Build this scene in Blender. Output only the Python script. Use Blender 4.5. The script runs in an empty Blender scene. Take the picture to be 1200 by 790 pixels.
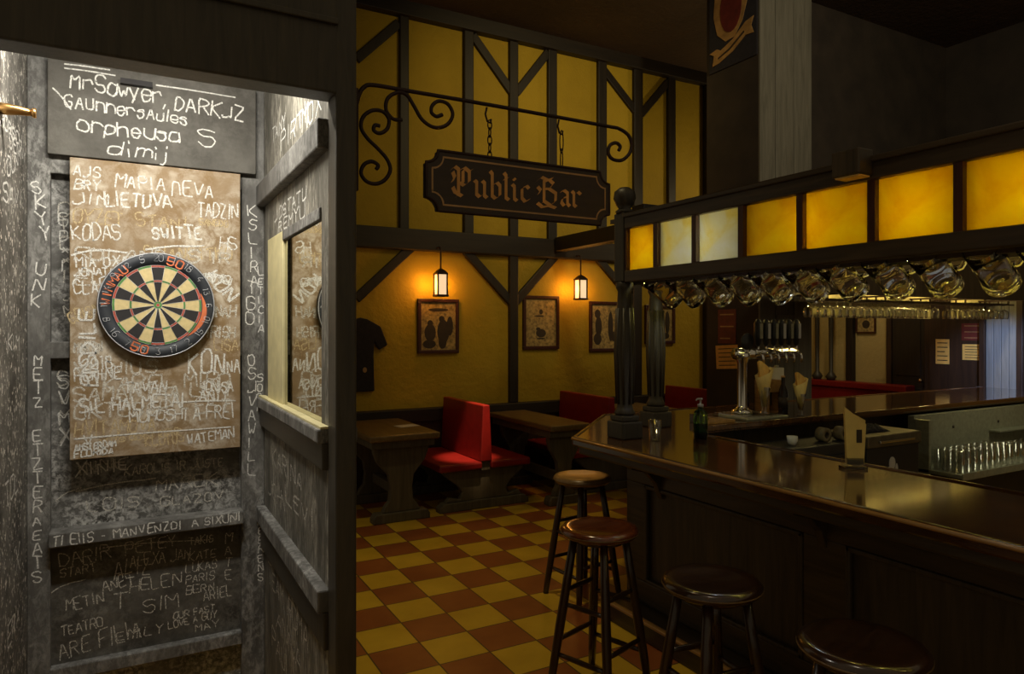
import bpy, bmesh, math, random
from mathutils import Matrix, Vector
random.seed(11)
PI = math.pi
S = bpy.context.scene
C = S.collection

# ------------------------------------------------------------------ camera, world, exposure
cam = bpy.data.cameras.new('camera'); cam.sensor_width = 36; cam.lens = 811/1200*36
cam.shift_y = -10/1200; cam.clip_start = 0.05
co = bpy.data.objects.new('camera', cam); C.objects.link(co)
co.location = (0, 0, 1.7); co.rotation_euler = (PI/2, 0, -math.radians(28.9))
S.camera = co
S.view_settings.view_transform = 'Standard'; S.view_settings.look = 'None'
S.view_settings.gamma = 1; S.view_settings.use_curve_mapping = False
S.view_settings.exposure = 0.0
w = bpy.data.worlds.new('world'); S.world = w; w.use_nodes = True
w.node_tree.nodes['Background'].inputs[0].default_value = (1.0, .80, .50, 1)
w.node_tree.nodes['Background'].inputs[1].default_value = .16
S.cycles.max_bounces = 10; S.cycles.transparent_max_bounces = 40; S.cycles.transmission_bounces = 10
S.cycles.caustics_refractive = False; S.cycles.caustics_reflective = False
S.cycles.sample_clamp_indirect = 3.0

def light(name, kind, loc, energy, col, parent=None, **kw):
    l = bpy.data.lights.new(name, kind); l.energy = energy; l.color = col
    o = bpy.data.objects.new(name, l); C.objects.link(o); o.location = loc
    for k, v in kw.items():
        if k == 'aim': o.rotation_euler = (Vector(v)-Vector(loc)).to_track_quat('-Z', 'Y').to_euler()
        else: setattr(l, k, v)
    if parent: o.parent = parent
    return o
# dart alcove strip light (its fitting hangs behind the lintel)
light('alcove_light', 'AREA', (.08, 2.50, 2.80), 27, (1, .95, .84), shape='RECTANGLE', size=.7, size_y=.10, aim=(.10, 3.20, 1.2))
# ceiling spotlight over the bench, then unseen fill lamps added around the pub
light('bench_spotlight', 'SPOT', (2.75, 4.6, 4.9), 1700, (1, .70, .40), aim=(2.88, 6.12, .46), spot_size=math.radians(8.5), spot_blend=.8, shadow_soft_size=.03)
light('floor_fill', 'SPOT', (1.6, 3.6, 5.0), 125, (1, .80, .42), aim=(1.9, 4.0, 0), spot_size=math.radians(62), spot_blend=1, shadow_soft_size=.12)  # unseen fill lamp added to brighten the floor
light('wall_fill', 'SPOT', (3.9, 3.8, 5.0), 120, (1, .76, .32), aim=(4.2, 6.9, 3.5), spot_size=math.radians(92), spot_blend=1, shadow_soft_size=.2)  # wide unseen lamp put in to lift the yellow wall
light('door_blue_fill', 'SPOT', (7.4, 3.25, 1.75), 110, (.45, .6, 1), aim=(8.62, 4.15, 1.3), spot_size=math.radians(42), spot_blend=.6, shadow_soft_size=.1)  # unseen blue lamp standing in for daylight on the door
light('right_room_fill', 'POINT', (7.4, 5.6, 3.3), 34, (1, .78, .42), shadow_soft_size=.15)  # added lamp out of view, brightening the pale far wall
light('shelf_fill', 'SPOT', (6.4, 2.35, 2.2), 30, (1, .98, .62), aim=(6.5, 3.25, .75), spot_size=math.radians(95), spot_blend=1, shadow_soft_size=.15)  # added lamp above the shelf, lighting the steel and tumblers
light('pillar_fill', 'SPOT', (4.2, 1.4, 4.9), 170, (1, .86, .60), aim=(6.3, 4.7, 4.3), spot_size=math.radians(110), spot_blend=1, shadow_soft_size=.15)  # unseen lamp added to lighten the pillar and bulkhead
light('counter_fill', 'SPOT', (.9, 1.2, 4.9), 22, (1, .86, .62), aim=(2.5, 1.6, 1.0), spot_size=math.radians(70), spot_blend=1, shadow_soft_size=.15)  # fill lamp added to brighten the counter edge

# ------------------------------------------------------------------ materials
MATS = {}
def new_mat(name):
    m = bpy.data.materials.new(name); m.use_nodes = True
    MATS[name] = m
    nt = m.node_tree; b = nt.nodes['Principled BSDF']
    return m, nt, b
def setv(b, **kw):
    for k, v in kw.items():
        k = k.replace('_', ' ')
        b.inputs[k].default_value = (*v, 1) if isinstance(v, tuple) else v
def coord(nt, scale=(1, 1, 1)):
    t = nt.nodes.new('ShaderNodeTexCoord'); mp = nt.nodes.new('ShaderNodeMapping')
    mp.inputs['Scale'].default_value = scale
    nt.links.new(t.outputs['Object'], mp.inputs[0]); return mp.outputs[0]
def noise(nt, vec, scale, detail=5, rough=.55, dist=0):
    n = nt.nodes.new('ShaderNodeTexNoise'); n.inputs['Scale'].default_value = scale
    n.inputs['Detail'].default_value = detail; n.inputs['Roughness'].default_value = rough
    n.inputs['Distortion'].default_value = dist
    nt.links.new(vec, n.inputs['Vector']); return n.outputs[0]
def ramp(nt, fac, stops):
    r = nt.nodes.new('ShaderNodeValToRGB'); e = r.color_ramp.elements
    while len(e) < len(stops): e.new(.5)
    for i, (p, c) in enumerate(stops):
        e[i].position = p; e[i].color = (*c, 1) if isinstance(c, tuple) else (c, c, c, 1)
    nt.links.new(fac, r.inputs[0]); return r.outputs[0]
def mixc(nt, fac, a, b, mode='MIX'):
    m = nt.nodes.new('ShaderNodeMix'); m.data_type = 'RGBA'; m.blend_type = mode
    for i, x in ((0, fac), (6, a), (7, b)):
        if isinstance(x, (int, float)): m.inputs[i].default_value = x
        elif isinstance(x, tuple): m.inputs[i].default_value = (*x, 1)
        else: nt.links.new(x, m.inputs[i])
    return m.outputs[2]
def bump(nt, b, h, strength, dist=.01):
    n = nt.nodes.new('ShaderNodeBump'); n.inputs['Strength'].default_value = strength
    n.inputs['Distance'].default_value = dist
    nt.links.new(h, n.inputs['Height']); nt.links.new(n.outputs[0], b.inputs['Normal'])
def plain(name, col, rough=.6, metal=0., vary=.25, scale=14, **kw):
    m, nt, b = new_mat(name); setv(b, Roughness=rough, Metallic=metal, **kw)
    f = noise(nt, coord(nt), scale)
    lo = tuple(x*(1-vary) for x in col); hi = tuple(min(1, x*(1+vary)) for x in col)
    nt.links.new(ramp(nt, f, [(.3, lo), (.7, hi)]), b.inputs['Base Color'])
    return m
def wood(name, dark, lite, axis='z', rough=.35, scale=1., coat=0., bmp=.15):
    m, nt, b = new_mat(name); setv(b, Roughness=rough, Coat_Weight=coat, Coat_Roughness=.08)
    s = {'x': (1.2, 14, 14), 'y': (14, 1.2, 14), 'z': (14, 14, 1.2)}[axis]
    v = coord(nt, tuple(q*scale for q in s))
    f = noise(nt, v, 1.6, 6, .62, .8)
    nt.links.new(ramp(nt, f, [(.32, dark), (.5, tuple((p+q)/2 for p, q in zip(dark, lite))), (.7, lite)]), b.inputs['Base Color'])
    bump(nt, b, f, bmp, .004)
    return m
def plaster(name, lo, hi):
    m, nt, b = new_mat(name); setv(b, Roughness=.75)
    v = coord(nt)
    big = noise(nt, v, .9, 4, .6); fine = noise(nt, v, 16, 4, .6)
    nt.links.new(ramp(nt, big, [(.3, lo), (.7, hi)]), b.inputs['Base Color'])
    bump(nt, b, fine, .55, .02)
    return m
def chalkwall(name, base, dust, amount=.5, specks=0., streak=(1, 1, 1), fine=38):
    # dark painted boards worn and rubbed with chalk
    m, nt, b = new_mat(name); setv(b, Roughness=.7)
    v = coord(nt, streak)
    big = ramp(nt, noise(nt, v, 3.2, 6, .65, .5), [(.38, 0.), (.68, 1.)])
    fi = ramp(nt, noise(nt, v, fine, 6, .75, .4), [(.44, .0), (.60, 1.)])
    mk = mixc(nt, 1., big, fi, 'MULTIPLY')
    lay = mixc(nt, 1., mk, (amount, amount, amount), 'MULTIPLY')
    veil = ramp(nt, noise(nt, v, 7, 5, .6), [(.35, 0.), (.8, .24)])
    lay = mixc(nt, 1., lay, veil, 'ADD')
    if specks:
        sp = ramp(nt, noise(nt, coord(nt), 42, 3, .6), [(.60, 0.), (.63, specks)])
        lay = mixc(nt, 1., lay, sp, 'ADD')
    nt.links.new(mixc(nt, lay, base, dust), b.inputs['Base Color'])
    bump(nt, b, noise(nt, v, 30, 4), .3, .006)
    return m

wall_yel = plaster('yellow_plaster', (.36, .235, .006), (.50, .33, .012))
black_wood = wood('blackened_timber', (.010, .006, .003), (.024, .015, .007), 'z', .55)
black_wood_x = wood('blackened_timber_lengthwise', (.010, .006, .003), (.024, .015, .007), 'x', .55)
post_wood = wood('black_painted_wood', (.030, .025, .017), (.056, .046, .030), 'z', .45, 2)
bar_wood = wood('dark_bar_wood', (.030, .021, .011), (.078, .054, .027), 'z', .5)
bar_wood_y = wood('dark_bar_wood_lengthwise', (.028, .019, .010), (.074, .049, .024), 'y', .38)
counter_wood = wood('varnished_counter', (.035, .014, .004), (.105, .042, .011), 'y', .13, .8, .8, .03)
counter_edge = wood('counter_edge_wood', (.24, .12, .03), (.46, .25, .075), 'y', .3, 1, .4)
stool_wood = wood('dark_stool_wood', (.018, .008, .004), (.048, .020, .008), 'z', .30, 1.5, .3, .08)
seat_wood = wood('stool_seat_wood', (.018, .008, .004), (.05, .020, .009), 'x', .22, 1.5, .6, .06)
table_wood = wood('table_top_wood', (.10, .06, .02), (.20, .13, .045), 'y', .4)
trestle_wood = wood('grey_brown_trestle', (.055, .045, .028), (.115, .095, .058), 'z', .6)
pillar_wood = wood('grey_weathered_pillar', (.10, .092, .066), (.17, .155, .115), 'z', .7)
dark_panel = wood('dark_red_brown_panel', (.020, .010, .006), (.055, .026, .013), 'z', .5)
frame_wood = wood('dark_red_frame_wood', (.035, .009, .005), (.07, .02, .01), 'z', .4, 2)
ceiling_m = plaster('brown_ceiling', (.045, .026, .013), (.075, .045, .022))
upper_dark = plain('dark_brown_wall_paint', (.030, .021, .013), .8, vary=.3, scale=4)
red_vinyl = plain('red_vinyl', (.22, .010, .008), .38, vary=.12)
chalk_back = chalkwall('chalked_black_boards', (.040, .037, .032), (.62, .61, .58), .85)
chalk_low = chalkwall('faintly_chalked_boards', (.035, .031, .025), (.42, .40, .35), .26)
chalk_rail = chalkwall('chalk_rubbed_rails', (.062, .058, .052), (.52, .51, .48), .5, streak=(1, 1, .5))
chalk_side = chalkwall('speckled_side_wall', (.030, .026, .021), (.66, .62, .55), .25, .9)
chalk_right = chalkwall('streaky_side_boards', (.055, .050, .038), (.46, .43, .36), .9, streak=(1, 1.6, .35))
slate = chalkwall('grey_chalkboard', (.048, .043, .034), (.36, .34, .30), .10)
board_brown = chalkwall('brown_hardboard', (.215, .135, .058), (.62, .56, .46), .75, fine=14)
cream_paint = plain('cream_window_paint', (.62, .55, .30), .5, vary=.12)
brass = plain('aged_brass', (.62, .36, .13), .3, 1., .15)
iron = plain('wrought_iron', (.030, .013, .009), .5, .4, .3)
chrome = plain('chrome', (.70, .69, .66), .14, 1., .05)
steel = plain('brushed_steel', (.34, .34, .25), .42, .55, .15, 30)
black_pl = plain('black_plastic', (.012, .012, .012), .35)
black_box = plain('black_equipment', (.016, .015, .014), .45)
white_pl = plain('white_plastic', (.55, .55, .52), .4, vary=.08)
paper = plain('cream_paper', (.80, .60, .20), .7, vary=.1)
paper_o = plain('buff_notice_paper', (.80, .47, .11), .7, vary=.12)
paper_w = plain('white_paper', (.65, .62, .52), .7, vary=.05)
print_sepia = plain('sepia_print', (.34, .24, .085), .6, vary=.6, scale=34)
print_dark = plain('print_ink', (.035, .022, .012), .6)
cloth_navy = plain('dark_cloth', (.016, .013, .016), .9, vary=.3, scale=30)
gold_paint = plain('dull_gold_paint', (.62, .30, .07), .5, vary=.2)
tan_paint = plain('tan_line_paint', (.40, .23, .09), .55, vary=.2)
sign_face = wood('dark_sign_face', (.022, .012, .006), (.040, .022, .010), 'x', .5)
blue_board = wood('grey_blue_boards', (.17, .17, .16), (.26, .26, .25), 'z', .5)
rust_red = plain('dark_red_paint', (.13, .018, .012), .6)
emblem_tan = plain('emblem_tan', (.36, .20, .06), .6)
dart_black = plain('dartboard_black', (.020, .018, .019), .8)
dart_cream = plain('dartboard_cream', (.62, .50, .25), .8, vary=.1, scale=60)
dart_red = plain('dartboard_red', (.42, .075, .045), .7)
dart_green = plain('dartboard_green', (.085, .22, .05), .7)
dart_rim = plain('dartboard_outer_band', (.022, .026, .034), .6)
wire = plain('silver_wire', (.55, .56, .60), .4, .3)
dart_letter = plain('orange_red_lettering', (.62, .16, .06), .6)
soap_green = None

def chalk_mat(name, col, cut):
    m, nt, b = new_mat(name); setv(b, Base_Color=col, Roughness=.9)
    f = ramp(nt, noise(nt, coord(nt), 260, 2, .6), [(cut-.10, .15), (cut+.10, 1.)])
    nt.links.new(f, b.inputs['Alpha']); return m
chalk = chalk_mat('white_chalk', (.70, .69, .65), .41)
chalk_soft = chalk_mat('rubbed_chalk', (.60, .57, .50), .47)
chalk_ochre = chalk_mat('ochre_chalk', (.52, .40, .22), .44)

def glass_mat(name, col, rough=0.0, ior=1.45):
    m, nt, b = new_mat(name)
    setv(b, Base_Color=col, Roughness=rough, IOR=ior, Transmission_Weight=1.0)
    return m
glass_golden = glass_mat('gold_tinted_glass', (.98, .94, .78))  # golden tint put in for the warm reflections in the mugs
def thin_glass_mat(name, tint):
    m, nt, b = new_mat(name); out = nt.nodes['Material Output']; nt.nodes.remove(b)
    t = nt.nodes.new('ShaderNodeBsdfTransparent'); t.inputs[0].default_value = (*tint, 1)
    g = nt.nodes.new('ShaderNodeBsdfGlossy'); g.inputs['Roughness'].default_value = .04
    lw = nt.nodes.new('ShaderNodeLayerWeight'); lw.inputs['Blend'].default_value = .42
    mx = nt.nodes.new('ShaderNodeMixShader'); nt.links.new(lw.outputs['Facing'], mx.inputs[0])
    nt.links.new(t.outputs[0], mx.inputs[1]); nt.links.new(g.outputs[0], mx.inputs[2])
    nt.links.new(mx.outputs[0], out.inputs[0]); return m
thin_glass = thin_glass_mat('thin_clear_glass', (.97, .97, .94))
glass_green = glass_mat('green_soap_glass', (.22, .62, .16))
glass_dark = glass_mat('brown_bottle_glass', (.05, .025, .012), .05)
def window_glass():
    m, nt, b = new_mat('reflective_window_glass')
    out = nt.nodes['Material Output']; nt.nodes.remove(b)
    t = nt.nodes.new('ShaderNodeBsdfTransparent'); t.inputs[0].default_value = (.5, .5, .45, 1)
    g = nt.nodes.new('ShaderNodeBsdfGlossy'); g.inputs['Roughness'].default_value = .02
    g.inputs[0].default_value = (.80, .78, .68, 1)
    mx = nt.nodes.new('ShaderNodeMixShader'); mx.inputs[0].default_value = .82
    nt.links.new(t.outputs[0], mx.inputs[1]); nt.links.new(g.outputs[0], mx.inputs[2])
    nt.links.new(mx.outputs[0], out.inputs[0]); return m
win_glass = window_glass()
def amber_panel(name, c0, c1, c2):
    m, nt, b = new_mat(name)
    out = nt.nodes['Material Output']
    v = coord(nt)
    f = noise(nt, v, 4, 4, .6, .6)
    c = ramp(nt, f, [(.3, c0), (.5, c1), (.72, c2)])
    tr = nt.nodes.new('ShaderNodeBsdfTranslucent'); nt.links.new(c, tr.inputs[0])
    setv(b, Roughness=.22); nt.links.new(mixc(nt, .65, c, (0., 0., 0.)), b.inputs['Base Color'])
    mx = nt.nodes.new('ShaderNodeMixShader'); mx.inputs[0].default_value = .72
    nt.links.new(b.outputs[0], mx.inputs[1]); nt.links.new(tr.outputs[0], mx.inputs[2])
    nt.links.new(mx.outputs[0], out.inputs[0])
    bump(nt, b, noise(nt, v, 30, 3), .3, .004)
    return m
amber = amber_panel('amber_panel_glass', (.66, .40, .012), (.82, .60, .02), (.92, .76, .03))
white_glint_amber = amber_panel('white_glint_panel_glass', (.80, .60, .06), (.84, .78, .52), (.90, .89, .84))  # white reflection on two panels put into their glass colour
def emit(name, col, st):
    m, nt, b = new_mat(name); setv(b, Base_Color=col, Emission_Color=col, Emission_Strength=st); return m
flame = emit('lantern_glow', (1, .66, .30), 1.0)
lantern_glass = emit('lit_lantern_glass', (1, .70, .40), .85)
bulb_m = emit('warm_bulb', (1, .74, .22), 14)
bulb_c = emit('cool_bulb', (.85, .9, 1), 20)
tube_m = emit('white_strip_lamp', (1, .95, .85), 6)
def tiles():
    m, nt, b = new_mat('checkered_floor_tiles'); setv(b, Roughness=.42)
    t = nt.nodes.new('ShaderNodeTexCoord'); mp = nt.nodes.new('ShaderNodeMapping')
    mp.inputs['Location'].default_value = (.054, .18, 0)
    nt.links.new(t.outputs['Object'], mp.inputs[0])
    ch = nt.nodes.new('ShaderNodeTexChecker'); ch.inputs['Scale'].default_value = 1/.285
    nt.links.new(mp.outputs[0], ch.inputs['Vector'])
    br = nt.nodes.new('ShaderNodeTexBrick'); br.offset = 0; br.squash = 1
    br.inputs['Scale'].default_value = 1; br.inputs['Brick Width'].default_value = .285; br.inputs['Row Height'].default_value = .285
    br.inputs['Mortar Size'].default_value = .004; br.inputs['Color1'].default_value = br.inputs['Color2'].default_value = (0, 0, 0, 1)
    br.inputs['Mortar'].default_value = (1, 1, 1, 1)
    nt.links.new(mp.outputs[0], br.inputs['Vector'])
    f = noise(nt, coord(nt), 3, 5)
    yel = ramp(nt, f, [(.3, (.48, .29, .015)), (.7, (.64, .41, .03))])
    ter = ramp(nt, f, [(.3, (.21, .055, .012)), (.7, (.32, .10, .022))])
    col = mixc(nt, ch.outputs['Fac'], ter, yel)
    nt.links.new(mixc(nt, br.outputs[0], col, (.06, .035, .012)), b.inputs['Base Color'])
    return m
floor_m = tiles()

# ------------------------------------------------------------------ mesh helpers
class MB:
    def __init__(s): s.v = []; s.f = []; s.mi = []; s.sm = []
    def add(s, vs, fs, mi=0, smooth=False, M=None):
        k = len(s.v)
        for p in vs:
            p = Vector(p); s.v.append(tuple(M @ p) if M else tuple(p))
        for f in fs: s.f.append([i+k for i in f]); s.mi.append(mi); s.sm.append(smooth)
        return s
    def box(s, x0, x1, y0, y1, z0, z1, mi=0, M=None):
        vs = [(x, y, z) for x in (x0, x1) for y in (y0, y1) for z in (z0, z1)]
        return s.add(vs, [(0, 1, 3, 2), (4, 6, 7, 5), (0, 4, 5, 1), (2, 3, 7, 6), (0, 2, 6, 4), (1, 5, 7, 3)], mi, False, M)
    def prism(s, poly, axis, a0, a1, mi=0, M=None):
        n = len(poly)
        mk = {'x': lambda p, a: (a, p[0], p[1]), 'y': lambda p, a: (p[0], a, p[1]), 'z': lambda p, a: (p[0], p[1], a)}[axis]
        vs = [mk(p, a0) for p in poly]+[mk(p, a1) for p in poly]
        fs = [tuple(range(n-1, -1, -1)), tuple(range(n, 2*n))]+[(i, (i+1) % n, n+(i+1) % n, n+i) for i in range(n)]
        return s.add(vs, fs, mi, False, M)
    def beam(s, a, b, wa, wb, up=(0, 1, 0), mi=0):
        # straight bar from a to b, wa wide across, wb along 'up'
        a = Vector(a); b = Vector(b); d = (b-a).normalized(); u = Vector(up); u = (u-d*u.dot(d)).normalized(); r = d.cross(u)
        vs = [p+r*sx*wa/2+u*sy*wb/2 for p in (a, b) for sx, sy in ((-1, -1), (1, -1), (1, 1), (-1, 1))]
        return s.add(vs, [(3, 2, 1, 0), (4, 5, 6, 7)]+[(i, (i+1) % 4, 4+(i+1) % 4, 4+i) for i in range(4)], mi)
    def tube(s, path, r, n=8, mi=0, closed=False, M=None):
        P = [Vector(p) for p in path]; m = len(P); vs = []; fs = []
        ref = None
        for i, p in enumerate(P):
            if closed: t = P[(i+1) % m]-P[i-1]
            else: t = P[min(i+1, m-1)]-P[max(i-1, 0)]
            t.normalize()
            if ref is None:
                ref = Vector((0, 0, 1)) if abs(t.z) < .9 else Vector((1, 0, 0))
            u = (ref-t*ref.dot(t)).normalized(); ref = u; w_ = t.cross(u)
            rr = r[i] if isinstance(r, (list, tuple)) else r
            for k in range(n):
                a = 2*PI*k/n; vs.append(p+(u*math.cos(a)+w_*math.sin(a))*rr)
        for i in range(m if closed else m-1):
            j = (i+1) % m
            for k in range(n): fs.append((i*n+k, i*n+(k+1) % n, j*n+(k+1) % n, j*n+k))
        if not closed: fs += [tuple(range(n-1, -1, -1)), tuple(range((m-1)*n, m*n))]
        return s.add(vs, fs, mi, True, M)
    def lathe(s, prof, c=(0, 0, 0), n=24, mi=0, M=None, smooth=True):
        vs = []; fs = []; m = len(prof)
        for (r, z) in prof:
            for k in range(n):
                a = 2*PI*k/n; vs.append((c[0]+max(r, 1e-4)*math.cos(a), c[1]+max(r, 1e-4)*math.sin(a), c[2]+z))
        for i in range(m-1):
            for k in range(n): fs.append((i*n+k, i*n+(k+1) % n, (i+1)*n+(k+1) % n, (i+1)*n+k))
        if prof[0] != prof[-1]: fs += [tuple(range(n-1, -1, -1)), tuple(range((m-1)*n, m*n))]
        return s.add(vs, fs, mi, smooth, M)
    def ball(s, c, r, sz=(1, 1, 1), mi=0, n=16):
        pr = [(r*math.sin(PI*i/10), -r*math.cos(PI*i/10)) for i in range(11)]
        M = Matrix.Translation(c) @ Matrix.Diagonal((*sz, 1))
        return s.lathe(pr, (0, 0, 0), n, mi, M)
    def build(s, name, mat, parent=None, bevel=0, loc=None):
        me = bpy.data.meshes.new(name); me.from_pydata(s.v, [], s.f)
        for mm in (mat if isinstance(mat, (list, tuple)) else [mat]): me.materials.append(mm)
        for p, i, sm in zip(me.polygons, s.mi, s.sm): p.material_index = i; p.use_smooth = sm
        bm = bmesh.new(); bm.from_mesh(me); bmesh.ops.recalc_face_normals(bm, faces=bm.faces); bm.to_mesh(me); bm.free()
        o = bpy.data.objects.new(name, me); C.objects.link(o)
        if parent: o.parent = parent
        if loc: o.location = loc
        if bevel:
            b = o.modifiers.new('bevel', 'BEVEL'); b.width = bevel; b.segments = 2; b.limit_method = 'ANGLE'; b.angle_limit = .6
        return o
def BOX(*a): return MB().box(*a)
def tag(o, label=None, cat=None, group=None, kind=None):
    if label: o['label'] = label
    if cat: o['category'] = cat
    if group: o['group'] = group
    if kind: o['kind'] = kind
    return o
def thing(name, label, cat, loc=(0, 0, 0), rz=0, group=None):
    o = bpy.data.objects.new(name, None); C.objects.link(o); o.empty_display_size = .1
    o.location = loc; o.rotation_euler = (0, 0, rz); return tag(o, label, cat, group)
def struct(name, mb, mat, label=None, cat=None, bevel=0, parent=None):
    o = mb.build(name, mat, parent, bevel)
    if not parent: tag(o, label, cat, None, 'structure')
    return o
def copy_tree(o, parent=None):
    c = o.copy(); C.objects.link(c)
    if parent: c.parent = parent
    for ch in list(o.children): copy_tree(ch, c)
    return c
TRIM = [0]
def trim(mb, mat, label, bevel=0):
    TRIM[0] += 1
    return struct('trim_%d' % TRIM[0], mb, mat, label, 'trim', bevel)

# ------------------------------------------------------------------ chalk stroke writing
G = {'A': '022842/1434', 'B': '02083847463505/3544433202', 'C': '473818070312 3243', 'D': '02082846442202', 'E': '42020848/0535', 'F': '020848/0535',
 'G': '473818070312324345 25', 'H': '0208/4248/0545', 'I': '2228', 'J': '484333220203', 'K': '0208/480542', 'L': '080242', 'M': '0208254842', 'N': '02084248',
 'O': '183847433212030718', 'P': '02083847463505', 'Q': '183847433212030718/2442', 'R': '02083847463505/2542', 'S': '4738180706153544433212 03', 'T': '0848/2822',
 'U': '080312324348', 'V': '082248', 'W': '0812253248', 'X': '0248/0842', 'Y': '082548/2522', 'Z': '08480242', 'Л': '02184842', 'И': '08024842', 'Я': '42483818070616 46/2602',
 '0': '183847433212030718', '1': '172822', '2': '0718384746 0242', '3': '084825354443321203', '4': '38043444/3432', '5': '4808054544433212 03', '6': '3818070312324344350 5'.replace(' ', ''),
 '7': '084822', '8': '1838473506030212324345 250718'.replace(' ', ''), '9': '4535160718384743 3212', '!': '2824/2322', '-': '1535', '.': '2122', ',': '2210', '*': '1436/1634/0545',
 'a': '36160503123243/464342', 'b': '0802/051636454332120 3'.replace(' ', ''), 'c': '453616050312 3243', 'd': '4842/4536160503123243', 'e': '044445361605031232 43', 'f': '4838272 2/1535'.replace(' ', ''),
 'g': '163645433212030516/464130 10', 'h': '0802/0516364542', 'i': '2522/2728', 'j': '25211000/2728', 'k': '0802/460442', 'l': '2822', 'm': '0602/05162522/25364542', 'n': '0602/0516364542',
 'o': '163645433212030516', 'p': '0600/0516364543321203', 'r': '0602/05163645', 's': '453616053543321203', 't': '28233242/0646', 'u': '060312324346/4642', 'v': '062246', 'w': '0612243246',
 'x': '0246/0642', 'y': '0622/4610', 'z': '06460242'}
def glyph(c):
    out = []
    for s in G.get(c, '').replace(' ', '').split('/'):
        pts = [(int(s[i])/4., (int(s[i+1])-2)/6.) for i in range(0, len(s)-1, 2)]
        if len(pts) > 1: out.append(pts)
    return out
WORD = []
def strokes_of(text, h, rng, aspect=.62, jit=.08, vertical=False):
    """list of polylines, origin at the start of the base line, cap height h"""
    out = []; x = 0; y = 0; wi = 0; WORD.clear()
    for ch in text:
        if ch == ' ':
            wi += 1
            if vertical: y -= h*.8
            else: x += aspect*h*.8
            continue
        narrow = .35 if ch in "Iil1!.,j" else 1
        sc = 1+rng.uniform(-.12, .12); sh = rng.uniform(-.08, .12)
        for st in glyph(ch):
            pts = [((p[0]*aspect*h*sc*(1 if narrow == 1 else .9)+p[1]*h*sh)+x-(.3*aspect*h if narrow < 1 else 0)+rng.uniform(-jit, jit)*h*.5,
                    y+p[1]*h*sc+rng.uniform(-jit, jit)*h) for p in st]
            out.append(pts); WORD.append(wi)
        if vertical: y -= h*1.28
        else: x += aspect*h*(1.32 if narrow == 1 else .7)
    return out, x, y
def smooth_pts(p):
    if len(p) < 3: return p
    q = [p[0]]
    for a, b in zip(p, p[1:]):
        q += [(a[0]*.84+b[0]*.16, a[1]*.84+b[1]*.16), (a[0]*.16+b[0]*.84, a[1]*.16+b[1]*.84)]
    return q+[p[-1]]
def ribbon(mb, pts, w, fn, rng, mi=0):
    P = [pts[0]]
    for p in pts[1:]:
        if math.hypot(p[0]-P[-1][0], p[1]-P[-1][1]) > w*.15: P.append(p)
    if len(P) < 2: return
    n = len(P); D = []
    for a, b in zip(P, P[1:]):
        L = math.hypot(b[0]-a[0], b[1]-a[1]); D.append(((b[0]-a[0])/L, (b[1]-a[1])/L))
    e = w*.25
    P[0] = (P[0][0]-D[0][0]*e, P[0][1]-D[0][1]*e); P[-1] = (P[-1][0]+D[-1][0]*e, P[-1][1]+D[-1][1]*e)
    vs = []
    for i, p in enumerate(P):
        d0, d1 = D[max(i-1, 0)], D[min(i, n-2)]
        nx, ny = -(d0[1]+d1[1])/2, (d0[0]+d1[0])/2; L2 = nx*nx+ny*ny
        k = w*rng.uniform(.42, .60)/max(L2, .45)
        vs += [fn(p[0]+nx*k, p[1]+ny*k), fn(p[0]-nx*k, p[1]-ny*k)]
    mb.add(vs, [(2*i, 2*i+1, 2*i+3, 2*i+2) for i in range(n-1)], mi)
def write(name, items, fn, mat, parent, w=.007, seed=1):
    """items: (text, a, b, cap height, [fit width or None], [tilt deg], [vertical])"""
    rng = random.Random(seed); mb = None
    for ni, it in enumerate(items):
        lay = [.000023*ni]; gn = lambda a, b: fn(a, b, lay[0])
        mb = MB(); text, a0, b0, h = it[:4]; fit = it[4] if len(it) > 4 else None
        tilt = math.radians(it[5]) if len(it) > 5 else 0; ver = it[6] if len(it) > 6 else False
        ww = .76*(it[7] if len(it) > 7 else w)
        if text.startswith('~'):      # a plain dashed underline / swoosh
            L = fit; sts = [[(L*i/6., rng.uniform(-.05, .05)*h+h*.25*math.sin(i*.7)) for i in range(7)]]; k = 1
        else:
            sts, wx, wy = strokes_of(text, h, rng, vertical=ver); k = 1
            if fit and not ver: k = fit/max(wx-h*.15, 1e-3)
        ca, sa = math.cos(tilt), math.sin(tilt)
        words = [0]*len(sts) if text.startswith('~') else list(WORD)
        for wd in sorted(set(words)):
            mb = MB()
            for st, wi in zip(sts, words):
                if wi != wd: continue
                st = smooth_pts([(p[0]*k, p[1]) for p in st])
                ribbon(mb, [(a0+p[0]*ca-p[1]*sa, b0+p[0]*sa+p[1]*ca) for p in st], ww, gn, rng); lay[0] += .000011
            mb.build('chalk_line' if text.startswith('~') else name, mat, parent)

# ------------------------------------------------------------------ the room shell
struct('floor', BOX(-1.6, 9.6, -2.5, 7.4, -.06, 0), floor_m, 'yellow and terracotta checkered tile floor of the pub', 'floor')
struct('ceiling', BOX(-1.6, 9.6, 2.2, 7.4, 5.1, 5.2), ceiling_m, 'dark brown ceiling above the half-timbered wall', 'ceiling')
struct('wall_back', BOX(.60, 9.0, 6.9, 7.05, 0, 5.1), wall_yel, 'yellow plaster wall between dark timbers', 'wall')
pale_plaster = plaster('pale_cream_plaster', (.42, .32, .12), (.52, .40, .16))
wr = struct('wall_right', MB().box(8.7, 8.85, -1, 6.9, 0, 2.6), pale_plaster, 'pale yellow wall at the far right behind the bar', 'wall')
struct('wall_right_upper', BOX(8.66, 8.85, -1, 6.9, 2.6, 5.1), upper_dark, 'dark upper wall at the far right', 'wall')
struct('wall_bulkhead', BOX(5.94, 8.66, 4.8, 4.95, 2.55, 5.1), upper_dark, 'dark bulkhead wall over the bar right of the pillar', 'wall')
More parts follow.
